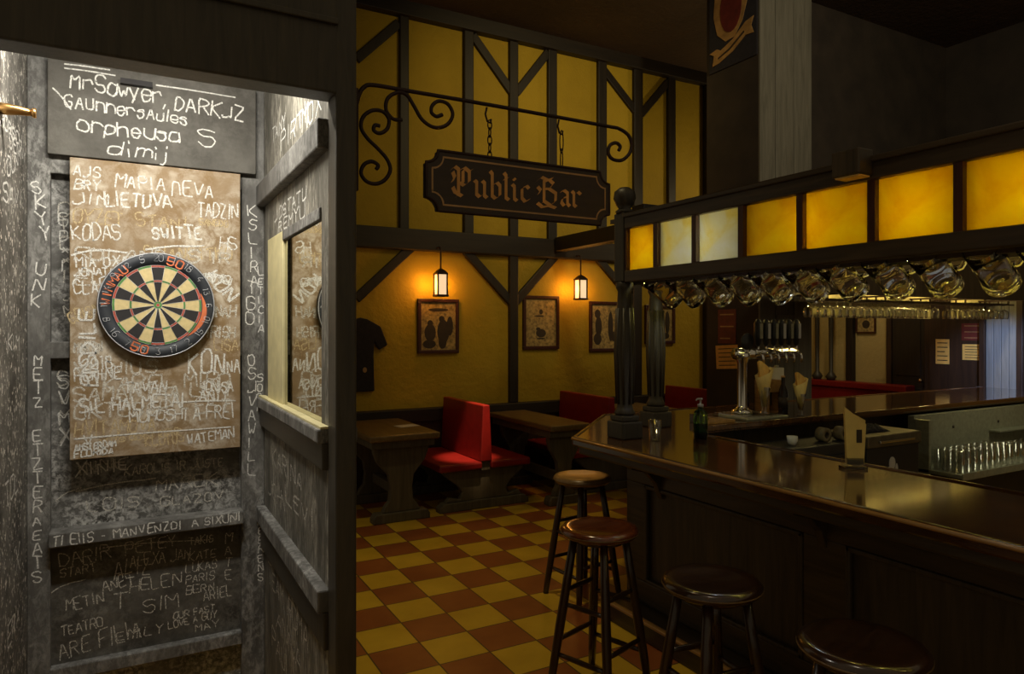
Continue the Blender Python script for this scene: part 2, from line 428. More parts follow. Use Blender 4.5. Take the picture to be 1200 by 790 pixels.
trim(BOX(8.62, 8.70, 3.4, 4.98, 0, 2.6), dark_panel, 'dark red-brown panelling right of the dark door')
trim(BOX(.70, 8.7, 6.84, 6.9, 0, .72), dark_panel, 'dark wainscot behind the benches')
trim(BOX(.70, 8.7, 6.80, 6.9, .72, .86), black_wood_x, 'dark dado rail on the yellow wall', .01)

# half timbering (each timber its own piece)
YF, YB = 6.85, 6.93
trim(BOX(.70, 6.78, 6.83, 6.93, 2.52, 2.745), black_wood_x, 'heavy dark horizontal rail of the half-timbered wall', .015)
trim(BOX(.70, 6.78, 6.80, 6.93, 4.95, 5.12), black_wood_x, 'dark timber under the ceiling', .01)
for i, (a, b) in enumerate([(2.454, 2.555), (3.192, 3.305), (3.758, 3.868), (4.27, 4.39), (4.984, 5.112), (5.535, 5.675), (6.094, 6.219), (1.5, 1.61)]):
    trim(BOX(a, b, YF, YB, 2.70, 5.0), black_wood, 'upright dark timber in the upper wall', .01)
for x0, x1 in ((3.758, 3.868), (5.52, 5.66)):
    trim(BOX(x0, x1, YF, YB, .86, 2.56), black_wood, 'upright dark timber below the rail', .01)
for a, b in [((2.0, 4.42), (2.45, 4.88)), ((3.30, 4.93), (3.80, 4.38)), ((4.28, 4.93), (3.85, 4.38)), ((5.08, 4.87), (5.57, 4.44)), ((6.11, 4.90), (5.66, 4.41)),
             ((2.62, 2.58), (2.00, 2.0)), ((3.20, 2.57), (3.79, 2.0)), ((4.40, 2.57), (3.84, 2.0)), ((4.98, 2.57), (5.55, 2.04))]:
    trim(MB().beam((a[0], 6.895, a[1]), (b[0], 6.895, b[1]), .095, .07, (0, 1, 0)), black_wood, 'slanting dark timber brace on the yellow wall', .008)
trim(BOX(6.735, 6.90, 6.78, 6.93, 0, 5.1), black_wood, 'dark timber at the right end of the half-timbered wall', .01)

# pillar behind the bar
pil = thing('pillar', 'square grey boarded pillar rising behind the bar', 'pillar', (5.21, 4.6, 0)); pil['kind'] = 'structure'
MB().box(0, .73, .012, .68, 0, 5.1).build('core', upper_dark, pil)
pf = MB()
for a, b in ((.0, .205), (.213, .465), (.473, .73)): pf.box(a, b, -.012, .012, 0, 5.1)
pf.build('front_boarding', pillar_wood, pil, .004)

# tie beams beside the bar
trim(BOX(4.33, 4.47, 4.62, 6.82, 2.60, 2.76), black_wood, 'dark tie beam running from the bar to the rail of the wall', .01)
trim(BOX(3.70, 5.21, 4.46, 4.62, 2.60, 2.73), black_wood_x, 'dark beam end crossing to the pillar', .01)

# ------------------------------------------------------------------ the dart alcove
AX0, AX1, AYF, AYB = -.366, .553, 2.2, 3.45
struct('wall_alcove_back', BOX(-.46, .64, AYB, 3.55, 0, 5.1), chalk_back, 'chalk-covered black board wall behind the dartboard', 'wall')
aw = struct('wall_alcove_left', BOX(-.46, AX0, AYF, AYB, 0, 5.1), chalk_side, 'speckled dark side wall at the left edge of the alcove', 'wall')
ar = MB()
for a in [(AYF, AYB, 0, 1.36), (AYF, AYB, 2.10, 5.1), (3.27, AYB, 1.36, 2.10), (AYF, 2.30, 1.36, 2.10)]:
    ar.box(AX1, .64, a[0], a[1], a[2], a[3])
awr = struct('wall_alcove_right', ar, chalk_right, 'streaky chalked side wall with the window, right of the dartboard', 'wall')
struct('ceiling_alcove', BOX(-.46, .64, AYF, 3.55, 2.98, 3.05), ceiling_m, 'dark ceiling over the dart alcove', 'ceiling')
struct('wall_alcove_front', BOX(-1.6, .553, 2.10, 2.2, 2.415, 5.1), post_wood, 'dark lintel over the alcove opening', 'wall', .006)
trim(BOX(-1.6, .553, 2.085, 2.10, 2.62, 2.64), post_wood, 'thin moulding line across the lintel', .004)
trim(BOX(.548, .612, 2.10, 2.2, 0, 5.1), post_wood, 'tall dark post between the dart alcove and the pub', .006)
# back wall joinery
stile_l = trim(BOX(AX0, -.286, 3.405, 3.46, 0, 2.98), chalk_rail, 'left stile of the chalked back wall', .004)
stile_r = trim(BOX(.452, AX1, 3.405, 3.46, 0, 2.98), chalk_rail, 'right stile of the chalked back wall', .004)
rail_u = trim(BOX(-.29, .455, 3.408, 3.46, 2.34, 2.44), chalk_rail, 'upper rail of the chalked back wall', .004)
rail_m = trim(BOX(-.29, .455, 3.408, 3.46, 1.575, 1.645), chalk_rail, 'middle rail of the chalked back wall', .004)
rail_l = trim(BOX(-.29, .455, 3.36, 3.46, .805, .866), chalk_rail, 'ledge rail below the dartboard with chalk writing', .006)
rail_b = trim(BOX(-.29, .455, 3.40, 3.46, .24, .30), chalk_rail, 'lowest rail of the chalked back wall', .006)
low = trim(BOX(-.29, .455, 3.44, 3.452, .30, .805), chalk_low, 'lowest dark panel of the alcove back wall')
# right wall joinery
trim(BOX(.515, AX1+.02, 2.2, 3.405, 2.27, 2.365), chalk_rail, 'upper beam of the window wall in the alcove', .006)
trim(BOX(.515, AX1+.02, 2.2, 3.405, .80, .873), chalk_rail, 'low ledge of the window wall in the alcove', .006)
trim(BOX(.535, AX1+.02, 2.2, 3.405, .68, .80), post_wood, 'dark board under the low ledge of the window wall', .004)
w1 = thing('window_1', 'alcove window whose glass mirrors the dartboard', 'window', (0, 0, 0)); w1['kind'] = 'structure'
MB().box(.546, .64, 2.93, 3.275, 1.385, 2.10).build('jamb', cream_paint, w1, .003)
MB().box(.545, .64, 2.30, 2.93, 2.06, 2.10).build('head', chalk_rail, w1, .003)
MB().box(.556, .562, 2.28, 2.94, 1.38, 2.07).build('pane', win_glass, w1)
MB().box(.515, .645, 2.2, 3.395, 1.335, 1.382).build('sill', chalk_rail, w1, .006)
MB().box(.525, .555, 2.2, 3.395, 1.382, 1.389).build('sill_top', cream_paint, w1)
MB().box(.530, .555, 2.2, 3.395, 1.25, 1.335).build('apron', post_wood, w1, .004)

back = lambda y: (lambda a, b, o=0: (a, y-o, b))
right = lambda x: (lambda a, b, o=0: (x-o, -a, b))
left = lambda x: (lambda a, b, o=0: (x+o, a, b))

# ------------------------------------------------------------------ alcove things
lampf = thing('strip_light', 'white strip lamp on the alcove ceiling above the dartboard', 'lamp', (.08, 2.50, 2.98))
MB().box(-.38, .38, -.06, .06, -.08, 0).build('housing', white_pl, lampf, .006)
MB().tube([(-.35, 0, -.10), (.35, 0, -.10)], .02, 10).build('tube', tube_m, lampf)

cb = thing('chalkboard', 'grey chalkboard of chalked player names above the dartboard', 'chalkboard', (0, 0, 0))
MB().box(-.294, .51, 3.372, 3.404, 2.412, 2.80).build('board', slate, cb, .003)
f = back(3.3717)
write('chalk_writing', [('MrSawyer,', -.215, 2.690, .066, .36, -2, False, .0085), ('DARKJZ', .17, 2.660, .066, .285, -2, False, .0085),
    ('GAUnnersAules', -.235, 2.612, .052, .46, -1.5), ('orpheusa', -.19, 2.518, .060, .38, 0, False, .0085), ('S', .27, 2.515, .085, .08), ('dimij', -.085, 2.435, .060, .24, 0),
    ('~', -.235, 2.768, .006, .18, 1), ('~', -.235, 2.785, .006, .16, 2), ('~', .10, 2.755, .006, .32, 0), ('~', -.275, 2.68, .01, .10, -50)], f, chalk, cb, .0075, 3)
tag(MB().box(-.035, .085, 3.345, 3.372, 2.735, 2.757).build('clip', dart_black, cb), 'black clip')

bb = thing('backboard', 'brown chalk-scribbled board that the dartboard hangs on', 'board', (0, 0, 0))
MB().box(-.217, .441, 3.365, 3.404, 1.158, 2.405).build('panel', board_brown, bb, .003)
f = back(3.3641)
write('chalk_writing', [
    ('AJS', -.205, 2.33, .045, .10), ('BRY', -.20, 2.275, .04, .09), ('JIM', -.205, 2.215, .045, .13, 3),
    ('MAPIA', -.055, 2.30, .055, .19), ('ЛEVA', .16, 2.285, .06, .17), ('LIETUVA', -.09, 2.215, .06, .25, 2, False, .010), ('TADZIN', .265, 2.20, .065, .165),
    ('KODAS', -.205, 2.065, .062, .17, 4), ('~', -.21, 2.0, .05, .20, 10, False, .010), ('SWITTE', .085, 2.085, .055, .20, 4, False, .011), ('~', .06, 2.04, .02, .23, 8, False, .010),
    ('HS', .355, 2.06, .05, .07), ('MIA OXANIA', -.195, 1.955, .04, .27, 4), ('JONATAM SIGERT', -.20, 1.915, .030, .33, 5), ('NATURMOI', .17, 1.93, .035, .24, -8),
    ('CLAS', -.20, 1.84, .06, .12, 5), ('BISDILE', -.120, 1.46, .055, .32, 92, False, .011), ('KON', .300, 1.93, .06, .14, -52, False, .012),
    ('KON', .225, 1.50, .105, .15, -3, False, .011), ('INA', .372, 1.50, .06, .065), ('JONISA', .27, 1.415, .045, .14), ('ANIY', .27, 1.375, .05, .12),
    ('2018', -.17, 1.525, .05, .11, 6), ('FENINE', -.20, 1.48, .05, .17, 3), ('TAVAN', -.02, 1.425, .05, .16), ('SIL HALMETAI', -.18, 1.35, .055, .39, 1, False, .010),
    ('MUMOSHI', .0, 1.30, .045, .22), ('A FREI', .245, 1.295, .06, .17), ('~', .18, 1.375, .01, .24, 0), ('~', -.2, 1.245, .008, .6, 1),
    ('V', -.165, 1.215, .04, .03), ('WATEMAN', .225, 1.19, .045, .19, 4), ('AMSTERDAM', -.20, 1.195, .026, .15, 3), ('FLORIDA', -.20, 1.168, .026, .14, 2)], f, chalk, bb, .0075, 5)
write('ochre_writing', [('OYZET', -.205, 2.135, .055, .18), ('DZIANETTKO', .05, 2.0, .055, .36, 2), ('HVITAMOVA', -.20, 1.255, .06, .3), ('vote dans 2010', -.11, 1.215, .030, .30, 4),
    ('KLOTOS', .06, 1.19, .055, .15, 4), ('STANI', .02, 2.14, .05, .2), ('LISA', .33, 1.60, .05, .1), ('SANEDO', .27, 2.16, .03, .12), ('GRIGA', -.21, 1.72, .05, .11, 20)], back(3.3648), chalk_ochre, bb, .0075, 6)
write('rubbed_writing', [('SAMANTHA LEVI', -.2, 1.40, .06, .6), ('OKTOBER FEST', -.2, 1.325, .06, .6), ('KAREL MIRO', -.1, 1.44, .06, .5), ('ELZE PETRA', -.2, 1.88, .05, .6, 2),
    ('ROLANDAS IR', -.2, 1.985, .05, .6, 1), ('VILNIUS', -.2, 1.10+.41, .05, .3), ('OONAH', .28, 1.75, .05, .14), ('MARTIN', -.20, 1.60, .045, .1), ('IRISH', .30, 1.66, .045, .12)], back(3.3646), chalk_soft, bb, .010, 7)

# dartboard
R = .2255
db = thing('dartboard', 'round bristle dartboard hanging on the brown chalked board', 'dartboard', (.105, 3.364, 1.80))
rot = Matrix.Rotation(PI/2, 4, 'X')          # lathe axis z -> -y (towards the thrower)
MB().lathe([(R*.96, 0), (R, .008), (R, .032), (R*.985, .037), (R*.77, .037), (R*.77, .030), (.001, .030), (.001, 0), (R*.96, 0)], n=64, M=rot).build('body', dart_rim, db)
fc = MB()
def sector(r0, r1, a0, a1, y, mi, n=4):
    vs = []
    for i in range(n+1):
        a = a0+(a1-a0)*i/n
        vs += [(r0*math.sin(a), y, r0*math.cos(a)), (r1*math.sin(a), y, r1*math.cos(a))]
    fc.add(vs, [(2*i, 2*i+1, 2*i+3, 2*i+2) for i in range(n)], mi)
for k in range(20):
    a0 = (k-.5)*PI/10; a1 = a0+PI/10; d = k % 2
    for r0, r1, mi in ((.0159, .099, d), (.099, .107, 2+d), (.107, .162, d), (.162, .171, 2+d)):
        sector(r0, r1, a0, a1, -.0385, mi)
for k in range(16): sector(.0068, .0159, k*PI/8, (k+1)*PI/8, -.0385, 3, 1); sector(0, .0068, k*PI/8, (k+1)*PI/8, -.0385, 2, 1)
fc.build('playing_face', [dart_black, dart_cream, dart_red, dart_green], db)
wr_ = MB()
for rr in (.0068, .0159, .099, .107, .162, .171): wr_.tube([(rr*math.sin(a*PI/24), -.039, rr*math.cos(a*PI/24)) for a in range(48)], .0006, 4, closed=True)
for k in range(20):
    a = (k-.5)*PI/10; wr_.tube([(.016*math.sin(a), -.039, .016*math.cos(a)), (.172*math.sin(a), -.039, .172*math.cos(a))], .0006, 4)
wr_.build('wire_spider', wire, db)
MB().tube([(R*.985*math.sin(a*PI/32), -.036, R*.985*math.cos(a*PI/32)) for a in range(64)], .0022, 6, closed=True).build('number_hoop', wire, db)
nb = MB(); rng = random.Random(2)
for k, nm in enumerate([20, 1, 18, 4, 13, 6, 10, 15, 2, 17, 3, 19, 7, 16, 8, 11, 14, 9, 12, 5]):
    if k in (1, 11): pass
    a = k*PI/10; sts, wx, _ = strokes_of(str(nm), .026, rng, .6, .0)
    wx -= .005
    for st in smooth_pts and sts:
        P = []
        for px, py in smooth_pts(st):
            x, r = px-wx/2, .188+py
            if 5 < k < 15: x, r = wx/2-px, .212-py     # lower numbers stand upright
            P.append((r*math.sin(a)+x*math.cos(a), -.0385, r*math.cos(a)-x*math.sin(a)))
        nb.tube(P, .0011, 4)
nb.build('number_wires', wire, db)
lt = MB()
def arc_text(t, amid, h, rb, flip=False, w=.0055, gap=1.25):
    n = len(t); st_ = h*.75*gap/rb
    for i, c in enumerate(t):
        a = amid+(i-(n-1)/2)*st_*(-1 if flip else 1)
        for st in glyph(c):
            pts = [((p[0]-.5)*h*.75, (p[1])*h) for p in st]
            fn = (lambda px, py: ((rb+py)*math.sin(a)+px*math.cos(a), -.0382, (rb+py)*math.cos(a)-px*math.sin(a))) if not flip else \
                 (lambda px, py: ((rb+h-py)*math.sin(a)-px*math.cos(a), -.0382, (rb+h-py)*math.cos(a)+px*math.sin(a)))
            ribbon(lt, pts, w, fn, rng)
for args in (('WINMAU', -1.12, .030, .178), ('50', .35, .034, .179, False, .0055, 1.35), ('50', PI+.36, .034, .179, True, .0055, 1.35)):
    lt = MB(); arc_text(*args); lt.build('lettering', dart_letter, db)
lt = MB()
lt.add([(r*math.sin(a), -.0381, r*math.cos(a)) for i in range(13) for a in [1.25+i*.1] for r in (.1745, .1745+.020*math.sin(PI*i/12)+.0005)], [(2*i, 2*i+1, 2*i+3, 2*i+2) for i in range(12)])
lt.build('lettering_band', dart_letter, db)

peg = thing('brass_peg', 'tapered brass peg sticking out of the left alcove wall', 'peg', (AX0, 2.75, 2.41))
MB().tube([(-.0, 0, 0), (.02, 0, 0), (.05, 0, 0), (.085, 0, -.002)], [.019, .019, .015, .011], 14).build('shaft', brass, peg)
MB().tube([(.085, 0, -.002), (.096, 0, -.002)], [.016, .016], 14).build('cap', brass, peg)

# writing on the walls of the alcove
f = back(3.4047)
write('chalk_writing', [('METZ', -.342, 1.55, .045, None, 0, True), ('ETZTERAEATS', -.345, 1.24, .045, None, 0, True), ('SKYY', -.345, 2.25, .05, None, 8, True), ('UNK', -.338, 1.92, .05, None, -6, True)], f, chalk, stile_l, .007, 21)
write('chalk_writing', [('KSLIRA', .482, 2.22, .05, None, 2, True), ('TGO', .478, 1.86, .055, None, -4, True), ('OSJVAWILL', .480, 1.53, .05, None, 0, True), ('LETICIA', .525, 1.95, .035, None, 0, True), ('SOON', .52, 1.45, .035, None, 0, True), ('HEERENS', .525, .78, .034, None, 0, True)], f, chalk, stile_r, .006, 22)
f = back(3.4497)
write('chalk_writing', [('CTO*IJM', -.262, 2.17, .055, None, 3, True), ('SVMX', -.265, 1.46, .062, None, 2, True), ('INNE', -.19, 1.08, .06, .18, 4), ('~', -.20, 1.01, .03, .30, 6), ('~', -.27, .98, .03, .1, 30),
    ('KAROLIS IR JUSTE', -.02, 1.06, .04, .4, 1), ('MAREK', .1, .98, .05, .25), ('GLAZOV', .12, .91, .04, .26), ('LOIS', -.16, .92, .05, .2)], f, chalk_soft, bpy.data.objects['wall_alcove_back'], .007, 23)
f = back(3.4494)
write('bright_chalk_writing', [('GO*I', -.262, 2.13, .05, None, 3, True), ('SVMX', -.262, 1.45, .062, None, 2, True), ('XINIE', -.20, 1.075, .055, .2, 3)], f, chalk, bpy.data.objects['wall_alcove_back'], .007, 24)
f = back(3.3597)
write('chalk_writing', [('TI EIIS -', -.275, .815, .040, .19, 0), ('MANVENZO!', -.06, .818, .036, .26, 1), ('A SIXUNI', .24, .822, .034, .20, 1)], f, chalk, rail_l, .006, 25)
f = back(3.4397)
write('chalk_writing', [('DARIR  PETEY', -.255, .705, .052, .44, 3), ('~', -.10, .76, .02, .42, -3), ('START', -.255, .66, .036, .13, 3), ('ALIZ', -.06, .62, .07, .14), ('~', -.29, .60, .03, .13, 20),
    ('METIN', -.235, .515, .05, .14, 4), ('ANET', -.1, .57, .05, .12, 8), ('T', -.06, .49, .06, .05), ('TEATRO', -.25, .415, .04, .15, 4), ('ARE FILIA', -.255, .315, .075, .30, 7),
    ('TAKIS', .235, .72, .035, .10, 1), ('MATE', .385, .71, .045, None, 0, True), ('ARIEL', .295, .455, .05, .12, 4), ('OUR FAST', .17, .40, .028, .17, 2), ('LOVE A GUY', .15, .36, .03, .2, 4), ('MAY', .26, .325, .03, .1, 4)], f, chalk_soft, low, .0055, 26)
write('rubbed_writing', [('ALEXA JAN', .0, .66, .05, .24), ('KATE', .23, .65, .04, .12), ('LUKAS', .22, .60, .04, .13), ('PARIS', .22, .55, .035, .12), ('HELEN', .0, .55, .05, .2), ('SIM', .05, .45, .06, .14), ('BERN', .22, .50, .035, .12), ('EMILY', -.05, .35, .04, .18)], back(3.43985), chalk_soft, low, .005, 27)
f = right(AX1-.0003)
write('chalk_writing', [('JOSTATU', -3.14, 2.165, .05, .62, 0), ('REMYU', -3.05, 2.105, .05, .5, 0), ('PIRTI', -3.0, 2.44, .07, .5), ('TANY', -3.2, 2.52, .06, .3), ('MOX', -2.6, 2.42, .08, .3)], f, chalk, awr, .009, 28)
write('rubbed_writing', [('KARINA', -3.2, 1.10, .07, .6), ('LEVI', -2.9, 1.0, .07, .5), ('JOHN', -3.3, .95, .07, .4), ('TEAM ROMA', -3.3, .55, .08, .8), ('ANNA', -3.1, .42, .08, .5), ('PAUL', -3.2, .30, .08, .4)], f, chalk_soft, awr, .010, 29)
f = left(AX0+.0003)
write('chalk_writing', [('DENNY', 2.95, 2.33, .05, .42, 4), ('BORSCH', 2.75, 2.36, .045, .5, 4), ('OUNT', 2.9, 2.22, .06, .38, 18), ('SAVI', 2.8, 2.12, .06, .45, 6), ('KIM', 2.9, 1.62, .06, .3), ('TOL', 2.85, 1.1, .07, .3), ('X', 3.1, .8, .1, .1), ('ERA', 2.9, .6, .07, .3)], f, chalk, aw, .010, 30)

# ------------------------------------------------------------------ Public Bar sign on its bracket
SY = 2.275
br = thing('sign_bracket', 'wrought iron scroll bracket carrying the pub sign', 'bracket', (.66, SY, 2.5))
def spiral(cx, cz, r0, turns, a0, sgn, n=40, rmin=.2):
    return [(cx+r0*(1-(1-rmin)*i/n)*math.cos(a0+sgn*turns*2*PI*i/n), 0, cz+r0*(1-(1-rmin)*i/n)*math.sin(a0+sgn*turns*2*PI*i/n)) for i in range(n+1)]
def crom(P, k=6):
    out = []
    for i in range(len(P)-1):
        p0, p1, p2, p3 = P[max(i-1, 0)], P[i], P[i+1], P[min(i+2, len(P)-1)]
        for q in range(k):
            t = q/k
            out.append(tuple(.5*((2*b)+(c-a)*t+(2*a-5*b+4*c-d)*t*t+(3*b-a-3*c+d)*t**3) for a, b, c, d in zip(p0, p1, p2, p3)))
    return out+[P[-1]]
def scroll(name, P, r):
    MB().tube([(x, 0, z) for x, z in crom(P)], r, 8).build(name, iron, br)
scroll('top_bar', [(.0, -.06), (0.012, -.015), (.028, .010), (.06, .023), (.179, .024), (.472, .025), (.76, .024), (1.036, .022), (1.097, .020), (1.144, .001), (1.163, -.034), (1.152, -.074), (1.113, -.107), (1.066, -.109), (1.043, -.087), (1.051, -.055), (1.082, -.040), (1.103, -.052), (1.096, -.070)], .0075)
scroll('scroll', [(0.162, -0.08), (0.129, -0.081), (0.105, -0.054), (0.111, -0.014), (0.146, 0.012), (0.179, 0.009), (0.203, -0.021), (0.237, -0.069), (0.283, -0.089), (0.329, -0.074), (0.353, -0.035), (0.336, 0.0), (0.301, 0.007), (0.275, -0.012), (0.271, -0.037), (0.29, -0.049), (0.313, -0.039)], .0068)
scroll('scroll', [(0.083, -0.112), (0.066, -0.112), (0.062, -0.13), (0.083, -0.137), (0.109, -0.118), (0.115, -0.085), (0.094, -0.062), (0.058, -0.063), (0.026, -0.089), (0.018, -0.126), (0.039, -0.159), (0.076, -0.19), (0.108, -0.222), (0.12, -0.257), (0.102, -0.292), (0.07, -0.31), (0.037, -0.305), (0.018, -0.28), (0.028, -0.250), (0.054, -0.236), (0.077, -0.246), (0.070, -0.261)], .0068)
for x in (.0,):
    MB().box(-.02, .006, -.012, .012, -.34, .0).build('wall_plate', iron, br)
sg = thing('pub_sign', 'dark hanging pub sign with scooped corners and gold blackletter words', 'sign', (.905, SY, 2.115))
SW, SH = .79, .212
def sign_outline(i, c=.045):
    x0, x1, z0, z1 = i, SW-i, i, SH-i; P = []
    for cx, cz, a0 in ((x0, z0, PI/2), (x1, z0, PI), (x1, z1, 3*PI/2), (x0, z1, 0)):
        for k in range(6):
            a = a0-k*PI/10; P.append((cx+c*math.cos(a), cz+c*math.sin(a)))
    return P
pts = []
def outline(i, c=.045, step=.010):
    x0, x1, z0, z1 = i, SW-i, i, SH-i; P = []
    for cx, cz, a0, s0, s1 in ((x0, z0, PI/2, (0, 1), (1, 0)), (x1, z0, PI, (-1, 0), (0, 1)), (x1, z1, 1.5*PI, (0, -1), (-1, 0)), (x0, z1, 0., (1, 0), (0, -1))):
        P.append((cx+s0[0]*(c+step), cz+s0[1]*(c+step)))
        for k in range(7):
            a = a0-k*PI/12; P.append((cx+c*math.cos(a), cz+c*math.sin(a)))
        P.append((cx+s1[0]*(c+step), cz+s1[1]*(c+step)))
    return P
O1 = outline(0)
MB().prism(O1, 'y', -.018, .018).build('board', sign_face, sg, .004)
fr = MB(); O2 = outline(.010, .045, .006)
n = len(O1)
bl = MB(); O3 = outline(.022, .042, .005); rng = random.Random(4)
ribbon(bl, O3+[O3[0]], .006, lambda a, b: (a, -.0192, b), random.Random(9))
bl.build('border_line', tan_paint, sg)
tp = MB().tube([(x, -.016, z) for x, z in O1], .006, 6, closed=True); tp.build('edge_moulding', iron, sg)
# blackletter built with a broad nib
BL = {'P': ([[(-.05, 1.42), (.12, 1.62), (.32, 1.48), (.32, .0), (.16, -.16)], [(.32, 1.38), (.62, 1.62), (.88, 1.42), (.88, .82), (.62, .58), (.36, .72)], [(.02, 1.3), (.12, 1.0), (.0, .72)], [(.02, .42), (.14, .15), (.5, -.05)], [(.55, 1.45), (.55, .7)], [(.88, 1.42), (1.04, 1.55)]], 1.15),
 'u': ([[(.0, .95), (.12, .85), (.12, .15), (.28, .0), (.5, .2)], [(.42, .97), (.54, .85), (.54, .12), (.68, .0)]], .82),
 'b': ([[(.02, 1.6), (.14, 1.45), (.14, .15), (.32, .0), (.56, .2), (.56, .8), (.4, .97), (.16, .78)]], .76),
 'l': ([[(.02, 1.6), (.14, 1.45), (.14, .12), (.3, .0)], [(.02, 1.2), (.24, 1.3)]], .48),
 'i': ([[(.0, .97), (.13, .85), (.13, .12), (.28, .0)], [(.08, 1.32), (.18, 1.24)]], .44),
 'c': ([[(.52, .82), (.38, .97), (.12, .8), (.12, .2), (.3, .0), (.54, .16)]], .68),
 'B': ([[(-.1, 1.35), (.15, 1.62), (.5, 1.48), (.8, 1.62)], [(.3, 1.5), (.3, .15), (.12, -.02)], [(.3, 1.3), (.62, 1.5), (.86, 1.3), (.6, .95), (.34, .92)], [(.6, .95), (1.0, .72), (.98, .2), (.66, -.06), (.3, .16)], [(-.08, 1.0), (.1, .8), (-.04, .55)], [(-.1, .0), (.2, -.22), (.62, -.1), (1.0, -.2)]], 1.22),
 'a': ([[(.08, .84), (.28, .97), (.5, .82), (.5, .14), (.64, .0)], [(.5, .6), (.2, .46), (.12, .2), (.28, .0), (.5, .18)]], .76),
 'r': ([[(.0, .97), (.13, .85), (.13, .12), (.28, .0)], [(.15, .75), (.38, .97), (.56, .82)]], .66)}
x = .098; hx = .062; kx = 1.22; lt = MB(); nib = (math.cos(.7), math.sin(.7))
for ch in 'Public Bar':
    if ch == ' ':
        lt.build('lettering', gold_paint, sg); lt = MB(); x += .032; continue
    sts, adv = BL[ch]
    for si, st in enumerate(sts):
        wn = .0078 if ch not in 'PB' else .0080
        for a, b in zip(st, st[1:]):
            q = []
            for p in (a, b):
                for sg_ in (-1, 1): q.append((x+p[0]*hx*kx+sg_*nib[0]*wn, -.0192-.00006*si, .062+p[1]*hx+sg_*nib[1]*wn))
            lt.add([q[0], q[1], q[3], q[2]], [(0, 1, 2, 3)])
    x += adv*hx*kx*1.0
lt.build('lettering', gold_paint, sg)
# hangers: chain on the left, hook on the right
for hx_, nl in ((.245, 5), (.56, 2)):
    zt = 2.518-2.115; ch = thing_ = None
    m = MB().tube([(hx_, 0, zt-.004), (hx_-.006, 0, zt-.03), (hx_+.002, 0, zt-.055), (hx_+.014, 0, zt-.06), (hx_+.018, 0, zt-.045)], .004, 6)
    m.build('hanging_hook', iron, sg)
    z1 = zt-.052; z0 = SH-.004; L = (z1-z0)/nl
    for k in range(nl):
        zc = z1-(k+.5)*L; t = k % 2
        P = [((.008*math.cos(a*PI/8))*(1-t)+hx_+.012, (.008*math.cos(a*PI/8))*t, zc+L*.62*math.sin(a*PI/8)) for a in range(16)]
        MB().tube(P, .0026, 6, closed=True).build('chain_link', iron, sg)

# ------------------------------------------------------------------ lanterns, pictures, shirt on the yellow wall
def lantern(x, z, label):
    t = thing('wall_lantern', label, 'lantern', (x, 6.74, z), 0, 'lanterns on the yellow wall')
    MB().box(-.065, .065, -.065, .065, 0, .022).build('base', iron, t, .004)
    fm = MB()
    for sx in (-1, 1):
        for sy in (-1, 1): fm.box(sx*.052-.007, sx*.052+.007, sy*.052-.007, sy*.052+.007, .02, .24)
    fm.box(-.06, .06, -.06, .06, .232, .25)
    fm.build('frame', iron, t)
    MB().lathe([(.078, .25), (.05, .275), (.02, .292), (.001, .295)], n=4, M=Matrix.Rotation(PI/4, 4, 'Z'), smooth=False).build('cap', iron, t)
    MB().box(-.047, .047, -.047, .047, .022, .232).build('glass', lantern_glass, t)
    MB().tube([(0, 0, .29), (0, 0, .49), (0, .02, .52), (0, .10, .525)], .009, 8).build('hanger', iron, t)
    light('lantern_light', 'POINT', (0, -.0, .13), 3.6, (1, .42, .07), t, shadow_soft_size=.05)
    for o in t.children:
        if o.type == 'LIGHT': o.location = (-.12, .02, .13); 
    light('lantern_light', 'POINT', (.12, .02, .13), 2.6, (1, .42, .07), t, shadow_soft_size=.05)
    return t
lantern(2.863, 2.035, 'left lit lantern, above the picture of two dark figures')
lantern(4.645, 2.035, 'right lit lantern, between the two pictures right of the timber')
def ell(cx, cz, rx, rz, n=14): return [(cx+rx*math.cos(2*PI*i/n), cz+rz*math.sin(2*PI*i/n)) for i in range(n)]
def picture(x0, x1, z0, z1, label, figs, wallx=None, fmat=frame_wood, pmat=print_sepia, group='framed pictures'):
    W_, H_ = x1-x0, z1-z0
    t = thing('framed_picture', label, 'picture', (x0, 6.9, z0), 0, group)
    if wallx is not None: t.location = (wallx, x1, z0); t.rotation_euler = (0, 0, -PI/2)
    k = min(W_, H_)*.075
    f = MB().box(0, W_, -.035, 0, 0, k).box(0, W_, -.035, 0, H_-k, H_).box(0, k, -.035, 0, k, H_-k).box(W_-k, W_, -.035, 0, k, H_-k)
    f.build('frame', fmat, t, .004)
    p = MB().box(k*.8, W_-k*.8, -.016, -.004, k*.8, H_-k*.8)
    for i, (cx, cz, rx, rz) in enumerate(figs):
        p.prism(ell(cx*W_, cz*H_, rx*W_, rz*H_), 'y', -.0165-.0003*i, -.0158, 1)
    p.build('print', [pmat, print_dark], t)
    return t
picture(2.661, 3.135, 1.434, 2.017, 'framed picture of dark figures under the left lantern', [(.3, .55, .07, .06), (.3, .38, .14, .16), (.28, .17, .16, .08), (.58, .63, .07, .06), (.62, .4, .15, .22), (.78, .5, .08, .18), (.6, .2, .1, .12), (.5, .8, .25, .03)])
picture(3.942, 4.429, 1.459, 2.08, 'pale framed print with a small figure right of the timber post', [(.5, .7, .05, .05), (.45, .62, .14, .015), (.5, .3, .14, .08), (.42, .38, .06, .03), (.5, .2, .12, .015)])
picture(4.87, 5.36, 1.42, 2.03, 'framed picture half hidden behind the left bar post', [(.25, .75, .09, .09), (.28, .5, .1, .2), (.25, .25, .12, .12), (.65, .5, .08, .3), (.75, .3, .1, .1)])
picture(5.73, 6.224, 1.505, 2.0, 'framed picture seen between the bar posts under the hanging mugs', [(.4, .7, .12, .12), (.4, .45, .2, .2), (.75, .55, .08, .3), (.7, .2, .12, .08)])
